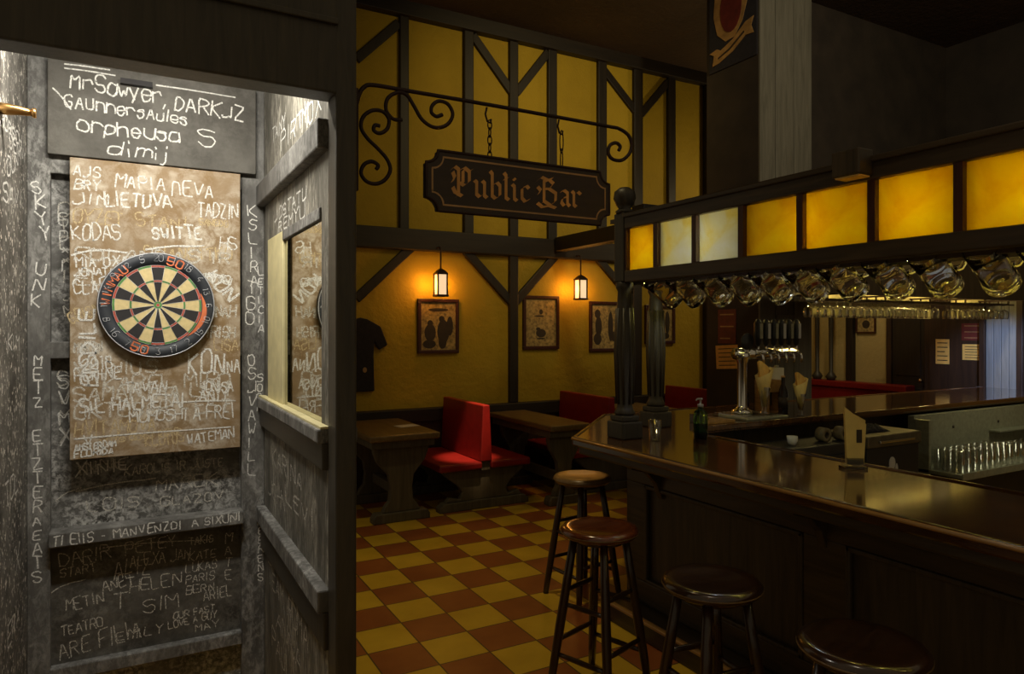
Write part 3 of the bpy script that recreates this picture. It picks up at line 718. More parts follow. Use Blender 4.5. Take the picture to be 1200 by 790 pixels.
picture(5.72, 6.0, 1.64, 1.87, 'small framed picture on the far right wall over the red bench', [(.5, .5, .2, .25)], 8.7)

sh = thing('t_shirt', 'dark T-shirt hanging on the yellow wall beside the tall post', 't-shirt', (1.95, 6.9, 1.06))
P = [(-.23, 0), (.235, 0), (.225, .36), (.235, .50), (.285, .42), (.375, .47), (.30, .66), (.16, .735), (.09, .75), (0, .725), (-.09, .75), (-.16, .735), (-.30, .66), (-.375, .47), (-.285, .42), (-.235, .50), (-.225, .36)]
MB().prism(P, 'y', -.05, -.005).build('body', cloth_navy, sh, .012)
MB().prism(ell(.13, .22, .022, .028, 10), 'y', -.052, -.049).build('chest_print', tan_paint, sh)
MB().tube([(0, -.03, .74), (0, -.03, .80), (.015, -.025, .83), (0, -.012, .845), (0, 0, .84)], .004, 6).build('hanger_hook', iron, sh)

# ------------------------------------------------------------------ benches and tables along the back wall
def trestle(parent, name, half_w, top, y0, y1, waist, foot, mat):
    h = top
    R_ = [(half_w*.92, h), (half_w*.92, h*.93), (half_w*.80, h*.80), (waist*1.02, h*.62), (waist*.86, h*.45), (waist*.95, h*.28), (waist*1.35, .13), (waist*1.5, .085)]
    P = R_+[(-x, z) for x, z in reversed(R_)]
    MB().prism(P, 'y', y0, y1).build(name, mat, parent, .006)
    fo = [(-foot, 0), (foot, 0), (foot, .045), (foot*.9, .085), (-foot*.9, .085), (-foot, .045)]
    MB().prism(fo, 'y', y0-.025, y1+.025).build('foot', mat, parent, .008)
def bench(x, label, y0=5.86, y1=6.795, group='red settles along the yellow wall', L=None):
    t = thing('bench', label, 'bench', (x, y0, 0), 0, group); d = y1-y0
    for sx in (-1, 1):
        MB().box(min(sx*.045, sx*.48), max(sx*.045, sx*.48), -.03, d, .375, .445).build('seat', red_vinyl, t, .018)
    MB().prism([(-.06, .445), (.06, .445), (.035, .975), (-.035, .975)], 'y', -.02, d).build('backrest', red_vinyl, t, .01)
    MB().box(-.045, .045, .0, d, .36, .445).build('rail', trestle_wood, t)
    trestle(t, 'end_panel', .46, .375, .02, .075, .27, .47, trestle_wood)
    trestle(t, 'end_panel', .46, .375, d-.12, d-.065, .27, .47, trestle_wood)
    return t
bench(2.95, 'red double bench, nearest, lit by a spot of light between two tables')
bench(4.42, 'red double bench left of the bar posts, mostly behind the counter')
bench(6.02, 'red double bench seen behind the green soap bottle')
def table(x0, x1, y0, label, y1=6.795):
    t = thing('trestle_table', label, 'table', ((x0+x1)/2, y0, 0), 0, 'trestle tables along the yellow wall'); hw = (x1-x0)/2; d = y1-y0
    MB().box(-hw, hw, 0, d, .725, .78).build('tabletop', table_wood, t, .012)
    MB().box(-hw*.9, hw*.9, .06, d-.04, .66, .725).build('apron', trestle_wood, t)
    trestle(t, 'leg', hw*.86, .66, .12, .185, hw*.36, hw*.82, trestle_wood)
    trestle(t, 'leg', hw*.86, .66, d-.22, d-.155, hw*.36, hw*.82, trestle_wood)
    MB().box(-.03, .03, .185, d-.22, .20, .29).build('stretcher', trestle_wood, t, .006)
    return t
table(1.78, 2.42, 5.70, 'wooden trestle table left of the nearest red bench')
table(3.46, 3.92, 5.5, 'wooden trestle table right of the nearest red bench')
table(4.93, 5.53, 5.55, 'wooden trestle table hidden behind the bar posts')
ps = MB().box(-.10, .10, -.07, .07, 0, .003).build('paper_sheet', paper_w, None, 0, (2.29, 6.2, .780)); ps.rotation_euler = (0, 0, .2)
tag(ps, 'white sheet of paper on the left trestle table', 'paper')

# bench, door and notices at the far right
rb = thing('bench', 'long red bench along the far right wall under the small picture', 'bench', (8.42, 5.15, 0))
MB().box(0, .20, 0, 1.5, .90, .985).build('backrest_cap', red_vinyl, rb, .015)
MB().box(.03, .20, 0, 1.5, .445, .90).build('backrest', red_vinyl, rb, .015)
MB().box(-.40, .20, 0, 1.5, .375, .445).build('seat', red_vinyl, rb, .018)
MB().box(-.36, .20, .03, 1.47, 0, .375).build('base', trestle_wood, rb)
for y in (1.34, 1.12):
    MB().lathe([(.05, .985), (.055, 1.0), (.075, 1.03), (.05, 1.07), (.026, 1.10), (.028, 1.5), (.034, 1.9), (.03, 2.15), (.04, 2.16)], (.1, y, 0), 14).build('turned_post', post_wood, rb)
trim(BOX(8.62, 8.70, 6.02, 6.12, 0, 2.6), black_wood, 'thin upright timber on the far right wall', .006)
d1 = thing('door_1', 'dark panelled door in the far right wall', 'door', (8.7, 4.98, 0)); d1['kind'] = 'structure'
MB().box(-.06, .0, .0, .07, 0, 2.3).box(-.06, 0, .50, .57, 0, 2.3).box(-.06, 0, .07, .50, 2.2, 2.3).build('frame', dark_panel, d1, .005)
dd = MB().box(-.035, 0, .07, .50, 0, 2.2); dd.box(-.045, -.035, .13, .44, .2, .95).box(-.045, -.035, .13, .44, 1.1, 2.05); dd.build('leaf', black_wood, d1, .004)
MB().ball((-.06, .12, 1.05), .025).build('knob', brass, d1)
d2 = thing('door_2', 'blue-lit boarded door at the far right behind the bar', 'door', (8.62, 4.0, 0)); d2['kind'] = 'structure'
dl = MB()
for k in range(4): dl.box(-.03, -.0, .005+k*.08, .08+k*.08, 0, 2.1)
dl.build('leaf', blue_board, d2, .004)
MB().box(-.05, 0, -.06, .0, 0, 2.16).box(-.05, 0, .325, .385, 0, 2.16).box(-.05, 0, 0, .325, 2.1, 2.16).build('frame', dark_panel, d2, .004)
def notice(loc, rz, W_, H_, label, mat=paper_o, lines=5, tilt=0):
    t = thing('notice', label, 'notice', loc, rz, 'paper notices around the bar')
    M = Matrix.Rotation(tilt, 4, 'Y')
    MB().box(0, W_, -.004, 0, 0, H_, M=M).build('sheet', mat, t)
    p = MB()
    for i in range(lines):
        z = H_*(.85-.7*i/max(lines-1, 1)); p.box(W_*.12, W_*(.88-.2*(i % 3 == 2)), -.0052, -.0038, z-H_*.018, z+H_*.018, M=M)
    p.build('print', print_dark if mat != rust_red else tan_paint, t)
notice((8.62, 4.90, 1.27), -PI/2, .16, .30, 'narrow buff notice on the dark panelling beside the dark door')
notice((8.62, 4.59, 1.33), -PI/2, .24, .185, 'wide buff notice on the dark panelling beside the blue-lit door')
notice((8.62, 4.60, 1.56), -PI/2, .26, .2, 'dark red poster above the wide buff notice', rust_red, 3)
notice((5.21, 5.14, 1.29), -PI/2, .29, .235, 'orange buff notice pinned low on the dark side of the pillar', paper_o, 5, -.06)
notice((5.21, 5.12, 1.55), -PI/2, .235, .34, 'dark red poster pinned above the orange notice on the pillar', rust_red, 3)
pq = thing('plaque', 'grey embossed square plaque on the pillar above the beer taps', 'plaque', (5.42, 4.588, 1.66))
MB().box(0, .26, -.02, 0, 0, .17).build('plate', pillar_wood, pq, .006)
MB().prism(ell(.13, .085, .09, .05), 'y', -.026, -.02).build('relief', steel, pq)
# banner with emblem on the left side of the pillar
bn = thing('banner', 'dark hanging banner with a tan shield and ribbon emblem, high on the pillar', 'banner', (5.21, 5.25, 4.30))
bn.rotation_euler = (0, 0, -PI/2)
MB().box(.02, .63, -.012, 0, 0, .78).build('cloth', cloth_navy, bn)
sh_o = [(.10, .78), (.08, .55), (.13, .36), (.24, .26), (.36, .27), (.46, .40), (.52, .58), (.54, .78)]
MB().prism(sh_o, 'y', -.016, -.011).build('shield', emblem_tan, bn)
MB().prism(ell(.31, .57, .14, .24, 20), 'y', -.019, -.015).build('shield_center', rust_red, bn)
MB().prism([(.03, .20), (.09, .165), (.07, .06), (.16, .07), (.34, .13), (.50, .23), (.60, .22), (.57, .30), (.60, .38), (.50, .36), (.34, .25), (.18, .19), (.13, .22)], 'y', -.020, -.016).build('ribbon', emblem_tan, bn)
rb_ = MB(); ribbon(rb_, [(.15, .12), (.30, .165), (.48, .27)], .02, lambda a, b: (a, -.0206, b), random.Random(1)); rb_.build('ribbon_lettering', print_dark, bn)

# ------------------------------------------------------------------ the bar counter
bar = thing('bar_counter', 'long dark panelled bar with a glossy wooden top and cut corner', 'bar', (0, 0, 0))
OUT = [(2.30, -.9), (2.30, 3.40), (3.09, 4.17), (8.2, 4.17)]
INN = [(8.2, 3.34), (3.28, 3.34), (3.03, 3.10), (3.03, -.9)]
MB().prism(OUT+INN, 'z', 1.012, 1.058).build('countertop', counter_wood, bar, .006)
ed = MB()
def edge_run(P, zc, w, h, mb):
    for a, b in zip(P, P[1:]):
        d = Vector((b[0]-a[0], b[1]-a[1], 0)).normalized()*.004
        mb.beam((a[0]-d.x, a[1]-d.y, zc), (b[0]+d.x, b[1]+d.y, zc), w, h, (0, 0, 1))
edge_run(OUT, 1.036, .030, .056, ed); ed.build('edge_trim', counter_wood, bar, .010)
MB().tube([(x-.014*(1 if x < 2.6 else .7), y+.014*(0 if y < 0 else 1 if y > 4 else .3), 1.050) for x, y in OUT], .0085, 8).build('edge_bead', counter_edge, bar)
ei = MB(); edge_run(INN, 1.045, .03, .04, ei); ei.build('inner_lip', counter_wood, bar, .008)
un = MB(); off = [(2.345, -.9), (2.345, 3.385), (3.105, 4.125), (8.2, 4.125)]
edge_run(off, .985, .05, .055, un); un.build('under_moulding', bar_wood_y, bar, .012)
MB().prism([(2.62, -.9), (2.62, 3.28), (3.22, 3.86), (8.2, 3.86), (8.2, 3.55), (3.3, 3.55), (2.93, 3.2), (2.93, -.9)], 'z', 0, 1.012).build('carcass', bar_wood, bar)
fr = MB()
for y0, y1 in ((3.12, 3.285), (1.84, 2.05), (.56, .77), (-.9, -.60)): fr.box(2.595, 2.625, y0, y1, .24, .80)
fr.box(2.595, 2.625, -.9, 3.285, .80, .99).box(2.595, 2.625, -.9, 3.285, .12, .24)
fr.build('front_frame', bar_wood_y, bar, .005)
for y0, y1 in ((2.05, 3.12), (.77, 1.84), (-.60, .56)):
    m = MB().box(2.588, 2.612, y0, y0+.022, .24, .80).box(2.588, 2.612, y1-.022, y1, .24, .80).box(2.588, 2.612, y0, y1, .24, .262).box(2.588, 2.612, y0, y1, .778, .80)
    m.build('panel_moulding', bar_wood, bar, .006)
MB().box(2.44, 2.625, -.9, 3.32, 0, .10).build('plinth', bar_wood_y, bar, .01)
MB().box(2.425, 2.46, -.9, 3.33, .10, .118).build('plinth_nosing', counter_edge, bar, .005)
for y in (3.0, 1.95, .66):
    MB().prism([(2.605, .985), (2.37, .985), (2.39, .93), (2.50, .90), (2.56, .84), (2.605, .74)], 'y', y-.02, y+.02).build('bracket', bar_wood, bar, .004)

def bar_post(x, y, label):
    t = thing('bar_post', label, 'post', (x, y, 1.058), 0, 'turned posts of the bar canopy')
    MB().box(-.075, .075, -.075, .075, 0, .10).box(-.062, .062, -.062, .062, .10, .135).build('pedestal', post_wood, t, .008)
    MB().lathe([(.055, .135), (.062, .15), (.05, .17), (.044, .19), (.050, .35), (.058, .50), (.055, .62), (.047, .76), (.04, .86), (.052, .88), (.052, .905), (.045, .915)], n=20).build('shaft', post_wood, t)
    fl = MB()
    for k in range(8):
        a = 2*PI*k/8; fl.tube([(.046*math.cos(a), .046*math.sin(a), .20), (.057*math.cos(a), .057*math.sin(a), .50), (.047*math.cos(a), .047*math.sin(a), .76)], .008, 6)
    fl.build('reeding', post_wood, t)
    return t
p1 = bar_post(2.545, 3.24, 'turned dark post with a ball finial at the near canopy corner')
MB().box(-.045, .045, -.045, .045, .915, 1.315).build('upper_block', post_wood, p1, .006)
MB().lathe([(.05, 1.315), (.055, 1.33), (.035, 1.345), (.05, 1.365), (.066, 1.405), (.060, 1.445), (.03, 1.468), (.001, 1.472)], n=20).build('finial', post_wood, p1)
p2 = bar_post(3.02, 3.52, 'second turned dark post standing behind the corner post')
MB().box(-.04, .04, -.04, .04, .915, 1.25).build('upper_block', post_wood, p2, .006)

# ------------------------------------------------------------------ the canopy over the bar
cp = thing('bar_canopy', 'bar canopy with a row of lit amber glass panels and hanging mugs', 'canopy', (0, 0, 0))
FX = 2.53
divs = [3.195, 2.931, 2.635, 2.327, 2.00, 1.673, 1.352, 1.03, .71, .39, .07]
fm = MB().box(FX-.025, FX+.03, -.2, 3.195, 1.967, 2.036).box(FX-.025, FX+.03, -.2, 3.195, 2.276, 2.355).box(FX-.04, FX+.03, -.2, 3.195, 2.34, 2.365)
fm.build('fascia_rails', bar_wood_y, cp, .006)
for y in divs: MB().box(FX-.02, FX+.03, y-.016, y+.016, 2.03, 2.28).build('fascia_stile', frame_wood, cp)
for i, (a, b) in enumerate(zip(divs, divs[1:])):
    MB().box(-.003, .003, -(a-b)/2+.014, (a-b)/2-.014, -.125, .125).build('panel', white_glint_amber if i in (1, 2) else amber, cp, 0, (FX+.008, (a+b)/2, 2.156))
MB().box(FX+.03, 3.02, -.2, 3.4, 2.335, 2.36).build('roof_board', bar_wood_y, cp)
MB().box(2.99, 3.02, -.2, 3.36, 1.99, 2.335).build('back_board', cream_paint, cp)  # cream inside put in to give the mugs warm reflections
rk = MB()
for x in (2.60, 2.73, 2.93): rk.box(x-.012, x+.012, -.2, 3.3, 1.955, 1.975)
for y in (.3, 1.2, 2.1, 3.0): rk.box(2.56, 3.0, y-.015, y+.015, 1.972, 1.992)
rk.build('mug_rails', iron, cp)
MB().prism([(2.56, 3.20), (3.55, 4.19), (8.2, 4.19), (8.2, 3.70), (3.2, 3.70), (3.02, 3.52), (3.02, 3.20)], 'z', 2.335, 2.36).build('end_roof', bar_wood_y, cp)
MB().prism([(3.02, 3.36), (3.02, 3.52), (3.2, 3.72), (8.2, 3.72), (8.2, 3.69), (3.21, 3.69), (3.04, 3.50), (3.04, 3.36)], 'z', 1.985, 2.335).build('end_front_board', bar_wood, cp)
MB().prism([(2.56, 3.20), (3.55, 4.19), (8.2, 4.19), (8.2, 4.16), (3.56, 4.16), (2.58, 3.18)], 'z', 1.985, 2.335).build('end_rear_board', bar_wood, cp)
for a, b in ((5.36, 7.2), (7.58, 8.2)): MB().box(a, b, 4.145, 4.158, 1.80, 2.33).build('glow_reflector', cream_paint, cp)  # cream reflector boards added behind the stemware for a golden glow
for x in (5.5, 6.3, 7.0, 7.75):  # unseen bulbs and lamps added in this run to light the stemware
    MB().ball((x, 3.95, 2.25), .03).build('bulb', bulb_m, cp)
    light('canopy_light', 'POINT', (x, 3.95, 2.21), 7., (1, .74, .24), cp, shadow_soft_size=.03)
light('canopy_light', 'POINT', (3.9, 3.95, 2.2), 2.0, (1, .74, .24), cp, shadow_soft_size=.03); MB().ball((3.9, 3.95, 2.25), .03).build('bulb', bulb_m, cp)
rk = MB()
for y in (3.86, 3.95, 4.04, 4.13): rk.box(5.1, 8.2, y-.014, y+.014, 1.940, 1.9545)
for x in (5.2, 6.0, 6.85, 7.3, 8.1):
    rk.box(x-.012, x+.012, 3.70, 4.17, 1.985, 2.0)
    for y in (3.86, 3.95, 4.04, 4.13): rk.box(x-.006, x+.006, y-.006, y+.006, 1.95, 1.99)
rk.build('glass_rails', iron, cp)
for i, y in enumerate([3.06, 2.62, 1.98, 1.53, 1.14, .55]):
    cool = i == 1
    MB().ball((2.70, y, 2.18), .032).build('bulb', bulb_c if cool else bulb_m, cp)
    light('canopy_light', 'POINT', (2.68, y, 2.14), 2.5 if not cool else 5.5, (1, .92, .17) if not cool else (.72, .80, 1), cp, shadow_soft_size=.03)
bx = thing('emergency_light', 'small brown box on the canopy edge above the amber panels', 'box', (2.505, 1.72, 2.29))
MB().box(-.085, 0, -.06, .06, 0, .10).build('case', bar_wood, bx, .006)
MB().box(-.075, -.008, -.05, .05, -.006, 0).build('lens', paper, bx)

# hanging mugs
def mug_proto():
    t = thing('beer_mug', '', 'mug', (0, 0, 0), 0, 'glass mugs hanging under the amber panels')
    T = Matrix.Translation((-.085, 0, -.045)) @ Matrix.Rotation(math.radians(126), 4, 'Y') @ Matrix.Rotation(math.radians(38), 4, 'Z') @ Matrix.Diagonal((1.12, 1.12, 1.22, 1)) @ Matrix.Translation((0, 0, -.06))
    n = 20
    out = [(.052, .0), (.0545, .002), (.052, .06), (.050, .12), (.054, .155), (.052, .175), (.044, .180), (.001, .180), (.001, .162), (.040, .160), (.046, .145), (.0445, .10), (.047, .05), (.0495, .004), (.052, .0)]
    MB().lathe(out, n=n, M=T).build('body', glass_golden, t)
    hp = [(.050, 0, .045), (.078, 0, .038), (.095, 0, .060), (.097, 0, .10), (.090, 0, .130), (.070, 0, .142), (.050, 0, .135)]
    MB().tube([(-x, y, z) for x, y, z in hp], .009, 8, M=T).build('handle', glass_golden, t)
    return t
ordn = ['first', 'second', 'third', 'fourth', 'fifth', 'sixth', 'seventh', 'eighth', 'ninth', 'tenth', 'eleventh', 'twelfth']
mp = mug_proto()
ys = [3.05, 2.87, 2.67, 2.48, 2.29, 2.10, 1.91, 1.71, 1.525, 1.33, 1.14]
for i, y in enumerate(ys):
    o = mp if i == 0 else copy_tree(mp)
    o.location = (2.735, y, 1.985); o.rotation_euler = (0, 0, random.uniform(-.12, .12))
    o['label'] = '%s glass mug from the corner post, hanging by its handle under the canopy' % ordn[i]

# hanging stemware at the far run
gp = thing('wine_glass', 'stemmed glass hanging upside down in the far rack under the canopy', 'glass', (0, 0, 0), 0, 'stemmed glasses hanging in the far rack')
MB().lathe([(.034, 0), (.0355, 0), (.0405, .04), (.038, .075), (.020, .094), (.005, .10), (.0045, .15), (.012, .158), (.034, .162), (.034, .165), (.001, .165), (.001, .104), (.014, .094), (.0355, .073), (.038, .04), (.034, 0)], n=14).build('bowl', thin_glass, gp)
cnt = 0
for seg, (xa, xb) in enumerate(((5.19, 6.95), (7.34, 8.2))):
    nseg = int((xb-xa)/.098)
    for row, y in enumerate((3.905, 4.085)):
        for k in range(nseg+1):
            o = gp if cnt == 0 else copy_tree(gp)
            cnt += 1
            o.location = (xa+k*.098+row*.04+random.uniform(-.006, .006), y, 1.798)
            o['label'] = 'stemmed glass hanging upside down in the far rack, in its %s part' % ('long left', 'short right')[seg]

# ------------------------------------------------------------------ bar stools
highlit_edge = wood('highlit_seat_edge', (.10, .055, .02), (.20, .12, .045), 'x', .35)  # edge highlight of the worn rim put into a lighter wood colour
def stool():
    t = thing('bar_stool', '', 'stool', (0, 0, 0), 0, 'round wooden bar stools'); t.scale = (1, 1, 1.015)
    MB().lathe([(.001, .708), (.135, .708), (.165, .714), (.181, .728), (.183, .742), (.172, .755), (.150, .757), (.12, .751), (.001, .748)], n=36).build('seat', seat_wood, t)
    MB().tube([(.1815*math.cos(a*PI/24), .1815*math.sin(a*PI/24), .735) for a in range(48)], .0032, 6, closed=True).build('highlit_rim', highlit_edge, t)
    MB().lathe([(.001, .69), (.12, .69), (.125, .708), (.001, .709)], n=24).build('under_block', stool_wood, t)
    L = []
    for k in range(4):
        a = PI/4+k*PI/2; L.append(lambda z, a=a: Vector((math.cos(a)*(.235-.115*z/.71), math.sin(a)*(.235-.115*z/.71), z)))
    for f_ in L:
        MB().tube([f_(z) for z in (0, .1, .3, .5, .712)], [.017, .020, .0225, .021, .018], 12).build('leg', stool_wood, t)
    for k in range(4):
        for z in ((.17, .40) if k % 2 else (.23, .46)):
            a = L[k](z); b = L[(k+1) % 4](z)
            MB().tube([a, a*.75+b*.25, (a+b)/2, a*.25+b*.75, b], [.009, .0115, .013, .0115, .009], 8).build('rung', stool_wood, t)
    return t
sp = stool()
for i, (x, y, rz, lb) in enumerate([(2.52, 3.64, .1, 'bar stool with a worn yellowish seat, at the cut corner of the bar'), (1.94, 2.66, .32, 'bar stool with a reddish shine on its seat, second from the far end'),
        (1.90, 1.90, -.12, 'dark bar stool, second from the front, before the panelled bar'), (1.91, 1.30, .25, 'dark bar stool nearest the viewer, cut off by the picture edge')]):
    o = sp if i == 0 else copy_tree(sp)
    o.location = (x, y, 0); o.rotation_euler = (0, 0, rz); o['label'] = lb
    if i == 0: FIRST = o
FIRST.children[0].data.materials[0] = seat_wood
worn = wood('worn_seat_wood', (.16, .09, .03), (.26, .155, .055), 'x', .35, 1.5, .3, .06)
for ch in FIRST.children:
    if ch.name.startswith('seat'):
        ch.data = ch.data.copy(); ch.data.materials[0] = worn
reddish = wood('reddish_seat_wood', (.06, .014, .005), (.17, .042, .013), 'x', .2, 1.5, .6, .06)  # red reflection painted over the whole seat as wood colour
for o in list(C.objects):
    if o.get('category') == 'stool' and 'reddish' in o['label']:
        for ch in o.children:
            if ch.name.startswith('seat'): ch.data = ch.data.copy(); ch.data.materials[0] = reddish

# ------------------------------------------------------------------ things on and behind the bar
CT = 1.058
sb = thing('soap_bottle', 'green soap bottle with a pump on the bar top', 'bottle', (2.93, 3.02, CT))
MB().lathe([(.001, 0), (.038, 0), (.041, .006), (.041, .13), (.036, .155), (.016, .17), (.015, .182), (.001, .182)], n=24).build('body', glass_green, sb)
MB().lathe([(.037, .004), (.037, .085), (.001, .085), (.001, .004)], n=20).build('liquid', plain('green_soap', (.06, .30, .035), .3), sb)
MB().lathe([(.018, .182), (.018, .198), (.006, .200), (.006, .222), (.012, .224), (.012, .234), (.001, .235)], n=14).tube([(0, 0, .229), (-.03, -.005, .231), (-.042, -.007, .222)], .005, 6).build('pump', white_pl, sb)
tg = MB().lathe([(.001, 0), (.028, 0), (.031, .004), (.036, .12), (.034, .12), (.029, .01), (.001, .009)], n=20).build('tumbler', thin_glass, None, 0, (2.62, 3.06, CT))
tag(tg, 'small clear tumbler on the bar beside the corner post', 'glass')
# foremost menu holder
mh = thing('menu_card', 'tall folded cream menu card with a slanted top, nearest on the bar', 'menu', (2.90, 2.02, CT)); mh.rotation_euler = (0, 0, -.5)
MB().prism([(-.032, .02), (.045, .02), (.055, .205), (-.045, .285)], 'y', -.010, -.004).build('front_leaf', paper, mh)
MB().prism([(-.030, .02), (.040, .02), (.060, .22), (-.040, .275)], 'y', .006, .012).build('rear_leaf', paper, mh)
MB().box(.010, .035, -.0115, -.0095, .12, .18).build('print', print_dark, mh)
MB().box(-.055, .055, -.028, .028, 0, .012).box(-.045, .045, -.016, -.012, .012, .05).box(-.045, .045, .014, .018, .012, .05).build('stand', glass_golden, mh, .002)
# napkin glasses
def napkin_glass(x, y, z, label, k=1.):
    t = thing('napkin_glass', label, 'glass', (x, y, z), 0, 'glasses of folded napkins'); t.scale = (k, k, k)
    MB().lathe([(.001, 0), (.030, 0), (.030, .006), (.016, .012), (.017, .04), (.028, .10), (.040, .17), (.0385, .17), (.0265, .10), (.0155, .042), (.001, .04)], n=18).build('glass', thin_glass, t)
    for q, (r1, h, sl) in enumerate(((.062, .265, .03), (.046, .300, -.04))):
        vs = []; n = 16
        for k in range(n):
            a = 2*PI*k/n; pl = 1+.10*(-1)**k
            vs += [(.012*math.cos(a), .012*math.sin(a), .045), (r1*pl*math.cos(a), r1*.7*pl*math.sin(a), h+sl*math.cos(a))]
        o = MB().add(vs, [(2*k, 2*((k+1) % n), 2*((k+1) % n)+1, 2*k+1) for k in range(n)], 0, True).build('napkin', paper_o if q == 1 else paper, t)
        sd = o.modifiers.new('solid', 'SOLIDIFY'); sd.thickness = .0025
napkin_glass(3.98, 3.47, CT+.032, 'glass of folded cream napkins in front of the beer tap column', 1.12)
napkin_glass(4.33, 3.44, CT, 'glass of folded napkins right of the dark bottle', .95)
# tray / drip tray and tap tower
dt = thing('drip_tray', 'steel drip tray under the beer tap column', 'tray', (3.72, 3.39, CT))
MB().box(0, .42, 0, .34, 0, .02).build('tray', steel, dt, .006)
g_ = MB()
for k in range(9): g_.box(.03+k*.041, .045+k*.041, .03, .33, .02, .028)
g_.build('grille', chrome, dt)
tw = thing('beer_tap_tower', 'chrome beer tap column with a row of black tap levers', 'beer tap', (3.90, 3.60, CT+.028))
MB().lathe([(.075, 0), (.075, .014), (.05, .03), (.036, .045), (.034, .06), (.034, .36), (.05, .40), (.06, .43), (.001, .46)], n=20).build('column', chrome, tw)
MB().tube([(-.07, 0, .43), (.55, 0, .43)], .042, 16).build('manifold', chrome, tw)
MB().lathe([(.001, 0), (.058, 0), (.062, .006), (.058, .014), (.001, .016)], n=24, M=Matrix.Translation((-.01, -.05, .52)) @ Matrix.Rotation(PI/2, 4, 'X')).build('badge', black_pl, tw)
MB().box(-.016, .002, -.062, -.03, .44, .49).build('badge_stem', chrome, tw)
for k in range(6):
    x = .10+k*.082
    sp_ = MB().tube([(x, -.03, .43), (x, -.085, .435), (x, -.105, .41), (x, -.105, .36)], .010, 8); spo = sp_.build('spout', chrome, tw)
    MB().tube([(x, -.065, .45), (x, -.06, .49)], .007, 8).build('lever_stem', chrome, tw)
    h_ = MB().lathe([(.010, .485), (.020, .50), (.031, .56), (.029, .65), (.016, .68), (.001, .685)], (x, -.058, 0), 12).build('tap_handle', black_pl, tw)
    tag(MB().box(x-.013, x+.013, -.0915, -.086, .54, .65).build('handle_badge', white_pl if k % 2 else steel, tw))
# box of cutlery, bottle, white roll
cy = thing('cutlery_box', 'brown wooden box of upright cutlery beside the dark bottle', 'box', (4.20, 3.62, CT))
MB().box(0, .16, 0, .14, 0, .012).box(0, .012, 0, .14, .0, .25).box(.148, .16, 0, .14, 0, .25).box(0, .16, 0, .012, .16, .25).box(0, .16, .128, .14, 0, .25).build('box', counter_edge, cy, .003)
for k in range(6): MB().tube([(.03+k*.02, .07+.03*(k % 2), .05), (.03+k*.02+random.uniform(-.012, .012), .07+.03*(k % 2), .31+.02*(k % 3))], .004, 6).build('handle', steel if k % 2 else black_pl, cy)
def bottle(x, y, z, label, h=.27):
    t = thing('bottle', label, 'bottle', (x, y, z), 0)
    MB().lathe([(.001, 0), (.031, 0), (.034, .005), (.034, h*.55), (.028, h*.66), (.014, h*.78), (.013, h*.97), (.001, h*.97)], n=18).build('body', glass_dark, t)
    MB().lathe([(.0345, h*.2), (.0345, h*.45), (.001, h*.45), (.001, h*.2)], n=18).build('label', print_dark, t)
    MB().lathe([(.015, h*.955), (.015, h), (.001, h)], n=12).build('cap', brass, t)
bottle(4.25, 3.53, CT, 'dark bottle beside the second glass of napkins', .29)
bottle(4.12, 3.78, CT, 'dark bottle between the tap column and the cutlery box', .26)
pr = thing('paper_roll', 'white paper towel roll standing behind the dark bottle', 'paper roll', (4.50, 3.80, CT))
MB().lathe([(.02, 0), (.055, 0), (.055, .33), (.02, .33), (.02, 0)], n=22).build('roll', paper_w, pr)
MB().lathe([(.018, 0), (.018, .35), (.001, .35)], n=12).build('holder', steel, pr)
tr = thing('wooden_tray', 'small sloped wooden tray at the inner corner of the bar', 'tray', (3.36, 3.40, CT))
MB().prism([(0, 0), (.26, 0), (.26, .02), (.02, .045)], 'y', 0, .16).build('base', counter_edge, tr, .004)
MB().box(-.008, .005, 0, .16, 0, .06).box(0, .26, .155, .168, 0, .05).build('rim', counter_wood, tr, .003)
# work equipment inside the bar
fg = thing('work_cabinet', 'black cabinet with a steel top drawer behind the bar counter', 'cabinet', (4.38, 2.95, 0))
MB().box(0, .60, 0, .35, .06, .875).build('body', black_box, fg, .008)
MB().box(.02, .58, .02, .33, 0, .06).build('plinth', black_pl, fg)
MB().box(-.01, .61, -.015, .36, .882, .965).build('drawer', plain('dull_dark_steel', (.13, .11, .07), .45, .5), fg, .01)
MB().box(.10, .50, -.035, -.015, .912, .93).build('handle', chrome, fg, .004)
em = MB().prism(ell(.28, .76, .035, .045, 12), 'y', -.004, .001).prism(ell(.245, .70, .014, .04, 10), 'y', -.004, .001).prism(ell(.33, .71, .016, .045, 10), 'y', -.004, .001); em.build('emblem', white_pl, fg)
MB().box(0, .60, -.002, .35, .873, .883).build('gasket', black_pl, fg)
cl = thing('bar_cloth', 'dark crumpled bar cloth on the steel top behind the menu card', 'cloth', (4.62, 3.10, .965))
M_ = MB(); nx, ny = 16, 10; vs = []; rng = random.Random(8)
for i in range(nx+1):
    for j in range(ny+1):
        u, v = i/nx-.5, j/ny-.5; e = max(0, 1-(2*abs(u))**3)*max(0, 1-(2*abs(v))**3)
        vs.append((u*.28, v*.15, .004+e*(.035+.014*math.sin(i*1.7+j)+.012*math.cos(j*2.1-i*.6))))
M_.add(vs, [(i*(ny+1)+j, (i+1)*(ny+1)+j, (i+1)*(ny+1)+j+1, i*(ny+1)+j+1) for i in range(nx) for j in range(ny)], 0, True)
co_ = M_.build('cloth', cloth_navy, cl); sm = co_.modifiers.new('solid', 'SOLIDIFY'); sm.thickness = .004
eq = thing('glass_washer', 'dark equipment cabinet inside the bar below the beer taps', 'cabinet', (3.42, 2.95, 0))
MB().box(0, .95, .05, .36, .05, .93).build('body', black_box, eq, .01)
MB().box(.03, .92, .08, .33, 0, .05).build('plinth', black_pl, eq)
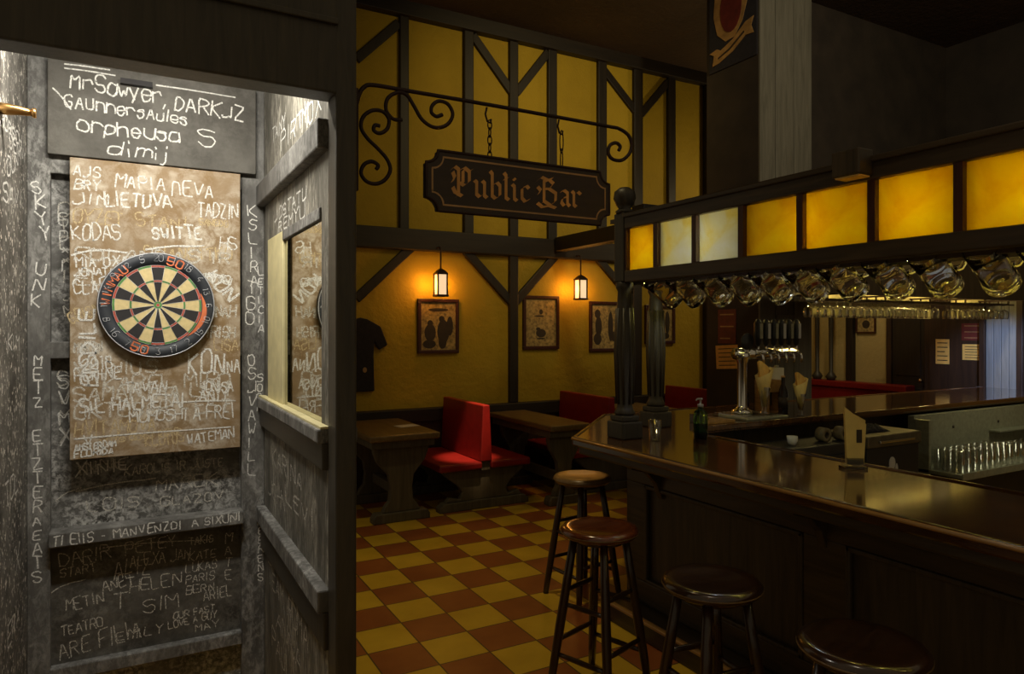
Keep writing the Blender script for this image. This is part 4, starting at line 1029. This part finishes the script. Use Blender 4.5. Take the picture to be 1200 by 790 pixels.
MB().box(.02, .46, .03, .05, .12, .86).build('door', black_pl, eq, .006); MB().box(.49, .93, .03, .05, .12, .86).build('door', black_pl, eq, .006)
for k in range(2): MB().box(.40+.11*k, .42+.11*k, .015, .03, .5, .7).build('handle', chrome, eq, .003)
def roll(x, y, z, label):
    t = thing('tape_roll', label, 'roll', (x, y, z), 0, 'pale rolls on the dark cabinet')
    Q = Matrix.Rotation(PI/2, 4, 'X') @ Matrix.Identity(4)
    MB().lathe([(.022, -.03), (.048, -.03), (.048, .03), (.022, .03), (.022, -.03)], n=22, M=Q).build('roll', plain('grey_roll_%d' % int(x*100), (.16, .13, .07), .6), t)
    MB().lathe([(.0225, -.031), (.0225, .031), (.018, .031), (.018, -.031), (.0225, -.031)], n=18, M=Q).build('core', print_dark, t)
roll(4.13, 3.10, .978, 'left one of two pale rolls on the dark cabinet')
roll(4.29, 3.08, .978, 'right one of two pale rolls on the dark cabinet')
cu = thing('tea_cup', 'small white cup on the dark cabinet inside the bar', 'cup', (3.82, 3.10, .93))
MB().lathe([(.001, 0), (.022, 0), (.03, .02), (.035, .06), (.032, .06), (.027, .022), (.001, .006)], n=18).build('bowl', white_pl, cu)
MB().tube([(.03, 0, .05), (.05, 0, .045), (.05, 0, .025), (.03, 0, .02)], .004, 6).build('handle', white_pl, cu)

# glass shelf along the inside of the far run
gs = thing('glass_shelf_unit', 'steel shelf unit of upturned tumblers inside the far bar run', 'shelf', (5.47, 2.92, 0))
MB().box(0, 2.7, .36, .41, .50, 1.0).build('back_panel', steel, gs)
MB().box(0, .03, .24, .36, .45, .98).build('side_panel', steel, gs, .004)
MB().box(0, 2.7, .0, .36, .565, .595).box(0, 2.7, -.012, .0, .552, .608).build('shelf', steel, gs, .004)
MB().box(.02, 2.7, .10, .36, .0, .565).build('base_cabinet', black_box, gs)
for x in (.55, 1.25, 2.0): tag(MB().lathe([(.012, 0), (.012, .006), (.001, .008)], (0, 0, 0), 10, M=Matrix.Translation((x, .36, .88)) @ Matrix.Rotation(PI/2, 4, 'X')).build('screw_cap', print_dark, gs))
MB().box(1.1, 2.7, .27, .36, .80, .815).build('upper_ledge', steel, gs, .003)
tp_ = MB().lathe([(.036, 0), (.037, 0), (.031, .155), (.029, .163), (.001, .163), (.001, .155), (.028, .153), (.0345, 0), (.036, 0)], n=16)
tu = tp_.build('tumbler', thin_glass)
tag(tu, 'clear tumbler standing upside down on the steel shelf inside the bar', 'glass', 'tumblers on the steel shelf')
c0 = 0
for row, y in enumerate((2.985, 3.075, 3.165)):
    for k in range(28 if row < 2 else 9):
        o = tu if c0 == 0 else tu.copy()
        if c0: C.objects.link(o)
        c0 += 1; o.location = (5.57+k*.088+random.uniform(-.005, .005), y, .5955)
